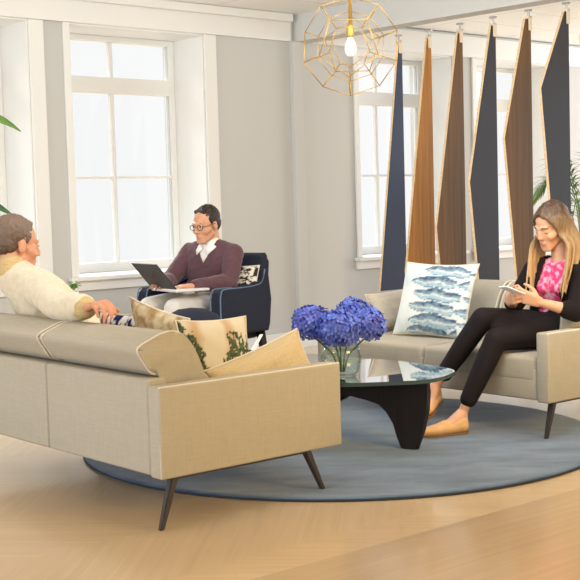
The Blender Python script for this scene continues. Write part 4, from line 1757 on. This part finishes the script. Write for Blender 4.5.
    for sd in (-1, 1):
        for i in range(17):
            a = i / 16
            # root on a parting line, over the side of the head, then down
            ya = 0.062 - 0.14 * a
            yp = ya * 0.92
            p0_ = H.T(sd * 0.004, yp, 0.036 + 0.094 * math.sqrt(max(0.05, 1 - ((yp + 0.018) / 0.103) ** 2)))
            p1_ = H.T(sd * (0.069 + 0.008 * min(1, a * 4) + 0.003 * rnd.random()), ya * 0.75 - 0.004, 0.050)
            p2_ = H.T(sd * (0.078 + 0.012 * min(1, a * 3) + 0.005 * rnd.random()), ya * 0.66 - 0.018, -0.03)
            end_z = 0.80 - 0.09 * rnd.random() - (0.05 if i < 5 else 0)
            s0 = p2_ + Vector((0, 0, 0))
            tgt_f = 0.05 * (1 - a) - 0.07 * a
            sh_c = J['neck'] + latv * sd * (0.105 + 0.03 * rnd.random()) + fr * (tgt_f + 0.055)
            p3_ = Vector((sh_c.x, sh_c.y, 0.92)).lerp(p2_, 0.25)
            p4_ = Vector((sh_c.x, sh_c.y, end_z)) + fr * (0.03 + 0.03 * rnd.random()) - latv * sd * 0.02
            path = catmull([p0_, p1_, p2_, p3_, p4_], 5, False)
            n_ = len(path)
            for q in range(n_ - 1):
                r0 = 0.0125 * (1 - 0.75 * max(0, q / (n_ - 1) - 0.55) / 0.45)
                r1 = 0.0125 * (1 - 0.75 * max(0, (q + 1) / (n_ - 1) - 0.55) / 0.45)
                hulls.append([(path[q], r0), (path[q + 1], r1)])

    def strands(b):
        b.normal_update()
        for v in b.verts:
            q = v.co
            v.co += v.normal * 0.004 * mnoise.noise(Vector((q.x * 70, q.y * 70, q.z * 8)))
    blob('hair', hulls, ells, hair_mat('blond_hair', (66, 46, 34), (180, 148, 108), 0.90, 1.17, 0.36), root, 0.0045, 3, strands)
    fix_children(root)


def pink_mat():
    b = NT('pink_print_cotton')
    p = b.n('ShaderNodeBsdfPrincipled')
    p.inputs['Roughness'].default_value = 0.85
    b.l(p.outputs[0], b.out.inputs[0])
    tc = b.n('ShaderNodeTexCoord')
    nz = b.n('ShaderNodeTexNoise')
    nz.inputs['Scale'].default_value = 32
    nz.inputs['Detail'].default_value = 2
    b.l(tc.outputs['Object'], nz.inputs['Vector'])
    rp = b.n('ShaderNodeValToRGB')
    rp.color_ramp.elements[0].position = 0.46
    rp.color_ramp.elements[0].color = lin((222, 62, 122))
    rp.color_ramp.elements[1].position = 0.58
    rp.color_ramp.elements[1].color = lin((246, 176, 200))
    b.l(nz.outputs['Fac'], rp.inputs[0])
    b.l(rp.outputs[0], p.inputs['Base Color'])
    return b.m


PINK = pink_mat()
woman()

# phone in her hands
pX = (-SS * 0.75 + UZ * 0.30 + SL * 0.2).normalized()
pC = Rp(0.035, 0.245, 0.748)
pY = SL - pX * SL.dot(pX)
pY.normalize()
pZ = pX.cross(pY)
if pZ.z < 0:
    pZ, pY = -pZ, -pY
phn = empty('phone')
R = Matrix((pX, pY, pZ)).transposed().to_4x4()
R.translation = pC
phn.matrix_world = R
tag(phn, 'white mobile phone held by the woman in both hands', 'phone')
bm = bmesh.new()
rbox(bm, (-0.072, -0.036, -0.004), (0.072, 0.036, 0.004), 0.0035, 3)
from_bm('shell', bm, MT['phone'], phn, True)
box_obj('screen', (-0.064, -0.032, 0.0041), (0.064, 0.032, 0.0048), MT['screen'], phn)


# ---- man with the laptop
def man_chair():
    f = chf
    x = cX            # towards the near arm
    c = CH_C

    def C(a, b, z): return c + f * a + x * b + UZ * z     # a forward, b to the near side
    root = person_root(C(0.02, 0, 0), 'man in plum sweater and glasses in the navy armchair with a laptop on his knees')
    J = dict(pelvis=C(-0.03, -0.02, 0.585), waist=C(-0.055, -0.01, 0.715), chest=C(-0.075, 0.0, 0.835), neck=C(-0.055, 0.005, 0.975),
             shR=C(-0.065, -0.185, 0.915), shL=C(-0.065, 0.185, 0.905),
             elR=C(0.10, -0.235, 0.735), wrR=C(0.32, -0.105, 0.735),
             elL=C(0.05, 0.235, 0.725), wrL=C(0.28, 0.13, 0.718),
             hipR=C(0.02, -0.105, 0.575), hipL=C(0.02, 0.085, 0.575), knR=C(0.44, -0.115, 0.585), knL=C(0.44, 0.10, 0.58),
             anR=C(0.49, -0.12, 0.12), anL=C(0.46, 0.10, 0.12), front=f)
    H = Head(C(-0.01, 0.0, 1.100), f * 0.98 - x * 0.04 - UZ * 0.20, UZ + f * 0.15, 1.0)
    hh, he = head_shapes(H, J['neck'])
    body = hh + torso_shapes(J, -0.012) + arm_shapes(J, 'R', -0.004) + arm_shapes(J, 'L', -0.004) + leg_shapes(J, 'R', -0.006) + leg_shapes(J, 'L', -0.006)
    body += hand_shapes(J['wrL'], f * 0.75 - x * 0.6 - UZ * 0.02, -x * 0.7 - f * 0.3, -UZ, 1.0, (0.15, 0.3, 0.25))
    body += hand_shapes(J['wrR'], f * 0.9 + x * 0.35, x, -UZ, 1.0, (0.15, 0.3, 0.25))
    for sd, b_ in (('R', -0.12), ('L', 0.10)):
        body += foot_shapes(J['an' + sd], C(0.46, b_, 0.035), C(0.69, b_ * 1.3, 0.025))
    blob('body', body, he, MT['skin_tan'], root, 0.0045, 4)
    eyes(H, root)
    lips(H, root)
    short_hair(H, hair_mat('black_hair', (44, 34, 32), (36, 28, 28), 1.0, 1.2, 0.1), root, 0.6, 7)
    # glasses
    g = bmesh.new()
    for s in (-1, 1):
        tube(g, [H.T(s * 0.032 + 0.024 * math.cos(t * math.pi / 8), 0.0975 - 0.004 * abs(math.cos(t * math.pi / 8)), 0.003 + 0.0165 * math.sin(t * math.pi / 8)) for t in range(16)], 0.0022, 6, True)
        tube(g, [H.T(s * 0.056, 0.093, 0.008), H.T(s * 0.073, 0.075, 0.010), H.T(s * 0.083, 0.0, 0.010), H.T(s * 0.084, -0.03, -0.005)], 0.0022, 6)
    tube(g, [H.T(-0.009, 0.098, 0.008), H.T(0, 0.101, 0.010), H.T(0.009, 0.098, 0.008)], 0.0022, 6)
    gl = from_bm('glasses', g, MT['black_frame'], root, True)
    # sweater, shirt collar, trousers, shoes
    sw = torso_shapes(J, 0.010) + arm_shapes(J, 'R', 0.014, upto=0.95) + arm_shapes(J, 'L', 0.014, upto=0.95)

    def vneck(b):
        b.normal_update()
        for v in b.verts:
            q = v.co
            v.co += v.normal * (0.005 * mnoise.noise(q * 16) + 0.003 * mnoise.noise(q * 35))
        kill = []
        for fc in b.faces:
            q = fc.calc_center_median()
            d = q - J['neck']
            lim = 0.072 - max(0.0, (J['neck'].z - 0.01 - q.z)) * 0.62
            if d.dot(f) > -0.02 and abs(d.dot(x)) < lim and q.z > J['neck'].z - 0.125:
                kill.append(fc)
        bmesh.ops.delete(b, geom=kill, context='FACES')
    o = blob('sweater', sw, [], MT['burgundy'], root, 0.005, 5, vneck)
    sm = o.modifiers.new('s', 'SOLIDIFY')
    sm.thickness = 0.005
    che = [(J['chest'] + x * 0.06, 0.100), (J['chest'] - x * 0.06, 0.100), (J['neck'] - UZ * 0.01, 0.066)]
    blob('shirt', [che], [], MT['whitecloth'], root, 0.005, 3)
    bm = bmesh.new()
    N0 = J['neck']
    for s in (-1, 1):
        P_ = [N0 + x * s * 0.012 + f * 0.082 - UZ * 0.028, N0 + x * s * 0.050 + f * 0.098 - UZ * 0.070, N0 + x * s * 0.088 + f * 0.055 - UZ * 0.022,
              N0 + x * s * 0.080 - f * 0.015 + UZ * 0.018, N0 + x * s * 0.062 + f * 0.022 + UZ * 0.040, N0 + x * s * 0.030 + f * 0.062 + UZ * 0.016]
        cen = sum(P_, Vector((0, 0, 0))) / 6 + f * 0.01
        vc = bm.verts.new(cen)
        vs = [bm.verts.new(q) for q in P_]
        for k in range(6):
            bm.faces.new((vc, vs[k], vs[(k + 1) % 6]))
    col = from_bm('shirt_collar', bm, MT['whitecloth'], root, True)
    sm = col.modifiers.new('s', 'SOLIDIFY')
    sm.thickness = 0.005
    tr = leg_shapes(J, 'R', 0.012, upto=0.95) + leg_shapes(J, 'L', 0.012, upto=0.95) + [[(J['pelvis'] + x * t, 0.11) for t in (-0.085, 0.085)]]
    blob('trousers', tr, [], MT['lightpants'], root, 0.006, 4)
    for sd, b_ in (('R', -0.12), ('L', 0.10)):
        shoe(root, C(0.46, b_, 0.038), C(0.69, b_ * 1.3, 0.028), J['an' + sd], MT['brownleather'], 1.1, floor_z=0.002)
    fix_children(root)
    # laptop
    lt = empty('laptop')
    ya = math.radians(20)
    lx, lf = x * math.cos(ya) + f * math.sin(ya), f * math.cos(ya) - x * math.sin(ya)
    R = Matrix((lx, lf, UZ)).transposed().to_4x4()
    R.translation = C(0.33, 0.055, 0.698)
    lt.matrix_world = R
    tag(lt, 'open laptop with black lid and pale keyboard deck on the knees of the man', 'laptop')
    bm = bmesh.new()
    rbox(bm, (-0.17, -0.12, -0.008), (0.17, 0.12, 0.008), 0.005, 2)
    from_bm('keyboard_deck', bm, MT['alu'], lt)
    an = math.radians(40)
    lm = Matrix.Translation((0, 0.118, 0.012)) @ Matrix.Rotation(-an, 4, 'X')
    bm = bmesh.new()
    rbox(bm, (-0.17, -0.004, 0.0), (0.17, 0.004, 0.215), 0.004, 2, lm)
    lid = from_bm('lid', bm, MT['lid'], lt)
    bm = bmesh.new()
    rbox(bm, (-0.158, -0.0046, 0.012), (0.158, -0.0041, 0.205), 0, 1, lm)
    from_bm('screen', bm, MT['screen'], lid)
    bm = bmesh.new()
    tube(bm, [lm @ Vector((0.016 * math.cos(t * math.pi / 8), 0.0047, 0.112 + 0.016 * math.sin(t * math.pi / 8))) for t in range(16)], 0.0022, 6, True)
    from_bm('round_mark', bm, MT['redmark'], lid, True)


man_chair()


# ------------------------------------------------------------------ plants
def leaf_blade(bm, base, tip, width, droop, n=7, roll=0.0):
    base, tip = Vector(base), Vector(tip)
    d = tip - base
    sd_ = d.cross(UZ)
    sd_ = sd_.normalized() if sd_.length > 1e-4 else Vector((1, 0, 0))
    if roll:
        sd_ = Matrix.Rotation(roll, 3, d.normalized()) @ sd_
    rows = []
    for i in range(n + 1):
        t = i / n
        c = base + d * t + UZ * droop * (4 * t * (1 - t))
        w = width * math.sin(math.pi * min(1, (t * 0.92 + 0.06))) ** 0.8
        rows.append((bm.verts.new(c + sd_ * w), bm.verts.new(c - UZ * w * 0.3), bm.verts.new(c - sd_ * w)))
    for A, B in zip(rows, rows[1:]):
        bm.faces.new((A[0], A[1], B[1], B[0]))
        bm.faces.new((A[1], A[2], B[2], B[1]))


# tall plant at the far left, two leaves reaching into view
b0 = Vector((-2.05, 7.45, 0))
pt = empty('potted_plant', b0)
tag(pt, 'tall long-leaved plant by the left window, leaf tips at the left edge', 'plant')
bm = bmesh.new()
lathe(bm, [(0.0, 0.0), (0.13, 0.0), (0.16, 0.30), (0.165, 0.32), (0.15, 0.32), (0.145, 0.28), (0.0, 0.28)], 32)
from_bm('pot', bm, MT['potwhite'], pt, True)
bm = bmesh.new()
lathe(bm, [(0.0, 0.281), (0.144, 0.281), (0.143, 0.30), (0.0, 0.305)], 24)
from_bm('soil', bm, MT['soil'], pt, True)
bm = bmesh.new()
tube(bm, [Vector((0, 0, 0.29)), Vector((0.02, 0, 0.9)), Vector((0.0, 0.02, 1.5)), Vector((0.01, 0, 1.85))], [0.018, 0.014, 0.011, 0.006], 10)
from_bm('trunk', bm, MT['stem'], pt, True)
LV = [((0.02, 0, 1.78), (0.435, 0.05, 1.712), 0.034, 0.07), ((0.01, 0, 1.30), (0.37, 0.05, 1.195), 0.030, 0.05),
      ((0, 0, 1.84), (-0.1, 0.3, 2.2), 0.03, 0.06), ((0, 0, 1.8), (-0.38, -0.1, 1.75), 0.03, 0.08), ((0, 0, 1.5), (-0.3, 0.25, 1.5), 0.03, 0.08),
      ((0, 0, 1.6), (0.1, -0.33, 1.55), 0.03, 0.07), ((0, 0, 1.2), (-0.25, -0.25, 1.1), 0.03, 0.07), ((0, 0, 1.0), (0.05, 0.3, 0.95), 0.03, 0.06)]
for k, (a, b_, w_, dr_) in enumerate(LV):
    bm = bmesh.new()
    leaf_blade(bm, a, b_, w_, dr_, 10, 1.0 if k < 2 else 0.2)
    o = from_bm('leaf', bm, MT['darkleaf'] if k % 2 else MT['leaf'], pt, True)
    sm = o.modifiers.new('s', 'SOLIDIFY')
    sm.thickness = 0.0015

# side table with a little plant behind the sofa
stb = empty('side_table', (-1.235, 6.78, 0))
tag(stb, 'small round white side table behind the arm of the man in cream', 'side table')
bm = bmesh.new()
lathe(bm, [(0.0, 0.66), (0.155, 0.66), (0.16, 0.668), (0.155, 0.68), (0.0, 0.68)], 36)
from_bm('table_top', bm, MT['white'], stb, True)
bm = bmesh.new()
lathe(bm, [(0.0, 0.02), (0.018, 0.02), (0.018, 0.659), (0.0, 0.659)], 16)
from_bm('stem', bm, MT['white'], stb, True)
bm = bmesh.new()
lathe(bm, [(0.0, 0.0), (0.12, 0.0), (0.12, 0.008), (0.03, 0.0195), (0.0, 0.0195)], 32)
from_bm('foot', bm, MT['white'], stb, True)
sp = empty('small_plant', (-1.235, 6.78, 0.681))
tag(sp, 'small green plant in a white pot just above the forearm of the man in cream', 'plant')
bm = bmesh.new()
lathe(bm, [(0.0, 0.0), (0.045, 0.0), (0.058, 0.09), (0.052, 0.09), (0.05, 0.078), (0.0, 0.078)], 28)
from_bm('pot', bm, MT['potwhite'], sp, True)
bm = bmesh.new()
rnd = random.Random(8)
for k in range(26):
    a = rnd.uniform(0, 6.28)
    r_ = rnd.uniform(0.04, 0.095)
    leaf_blade(bm, (0.02 * math.cos(a), 0.02 * math.sin(a), 0.079), (r_ * math.cos(a), r_ * math.sin(a), 0.10 + rnd.uniform(0.0, 0.045)), 0.013, 0.02, 5)
o = from_bm('foliage', bm, MT['leaf'], sp, True)
sm = o.modifiers.new('s', 'SOLIDIFY')
sm.thickness = 0.001

# palm behind the slats at the right
pm = empty('potted_palm', (2.52, 10.35, 0))
tag(pm, 'green palm plant behind the slats at the right, by the window', 'plant')
bm = bmesh.new()
lathe(bm, [(0.0, 0.0), (0.15, 0.0), (0.18, 0.36), (0.185, 0.38), (0.17, 0.38), (0.165, 0.33), (0.0, 0.33)], 32)
from_bm('pot', bm, MT['potwhite'], pm, True)
bm = bmesh.new()
rnd = random.Random(3)
fr_l = []
for k in range(15):
    a = 6.283 * k / 15 + rnd.uniform(-.2, .2)
    out_ = rnd.uniform(0.22, 0.46)
    hgt = rnd.uniform(0.95, 1.60)
    path = catmull([Vector((0, 0, 0.33)), Vector((0.3 * out_ * math.cos(a), 0.3 * out_ * math.sin(a), 0.33 + (hgt - 0.33) * 0.7)),
                    Vector((0.75 * out_ * math.cos(a), 0.75 * out_ * math.sin(a), hgt)), Vector((1.1 * out_ * math.cos(a), 1.1 * out_ * math.sin(a), hgt - 0.14))], 8, False)
    b2 = bmesh.new()
    tube(b2, path, 0.004, 6)
    n_ = len(path)
    for q in range(8, n_ - 1):
        t = (path[min(q + 1, n_ - 1)] - path[q - 1]).normalized()
        sd_ = t.cross(UZ).normalized()
        for s in (-1, 1):
            L_ = 0.17 * math.sin(math.pi * (q - 6) / (n_ - 5)) + 0.03
            tip = path[q] + (sd_ * s * 0.8 + t * 0.6 - UZ * 0.25).normalized() * L_
            leaf_blade(b2, path[q], tip, 0.008, 0.01, 4)
    o = from_bm('frond', b2, MT['leaf'] if k % 3 else MT['darkleaf'], pm, True)
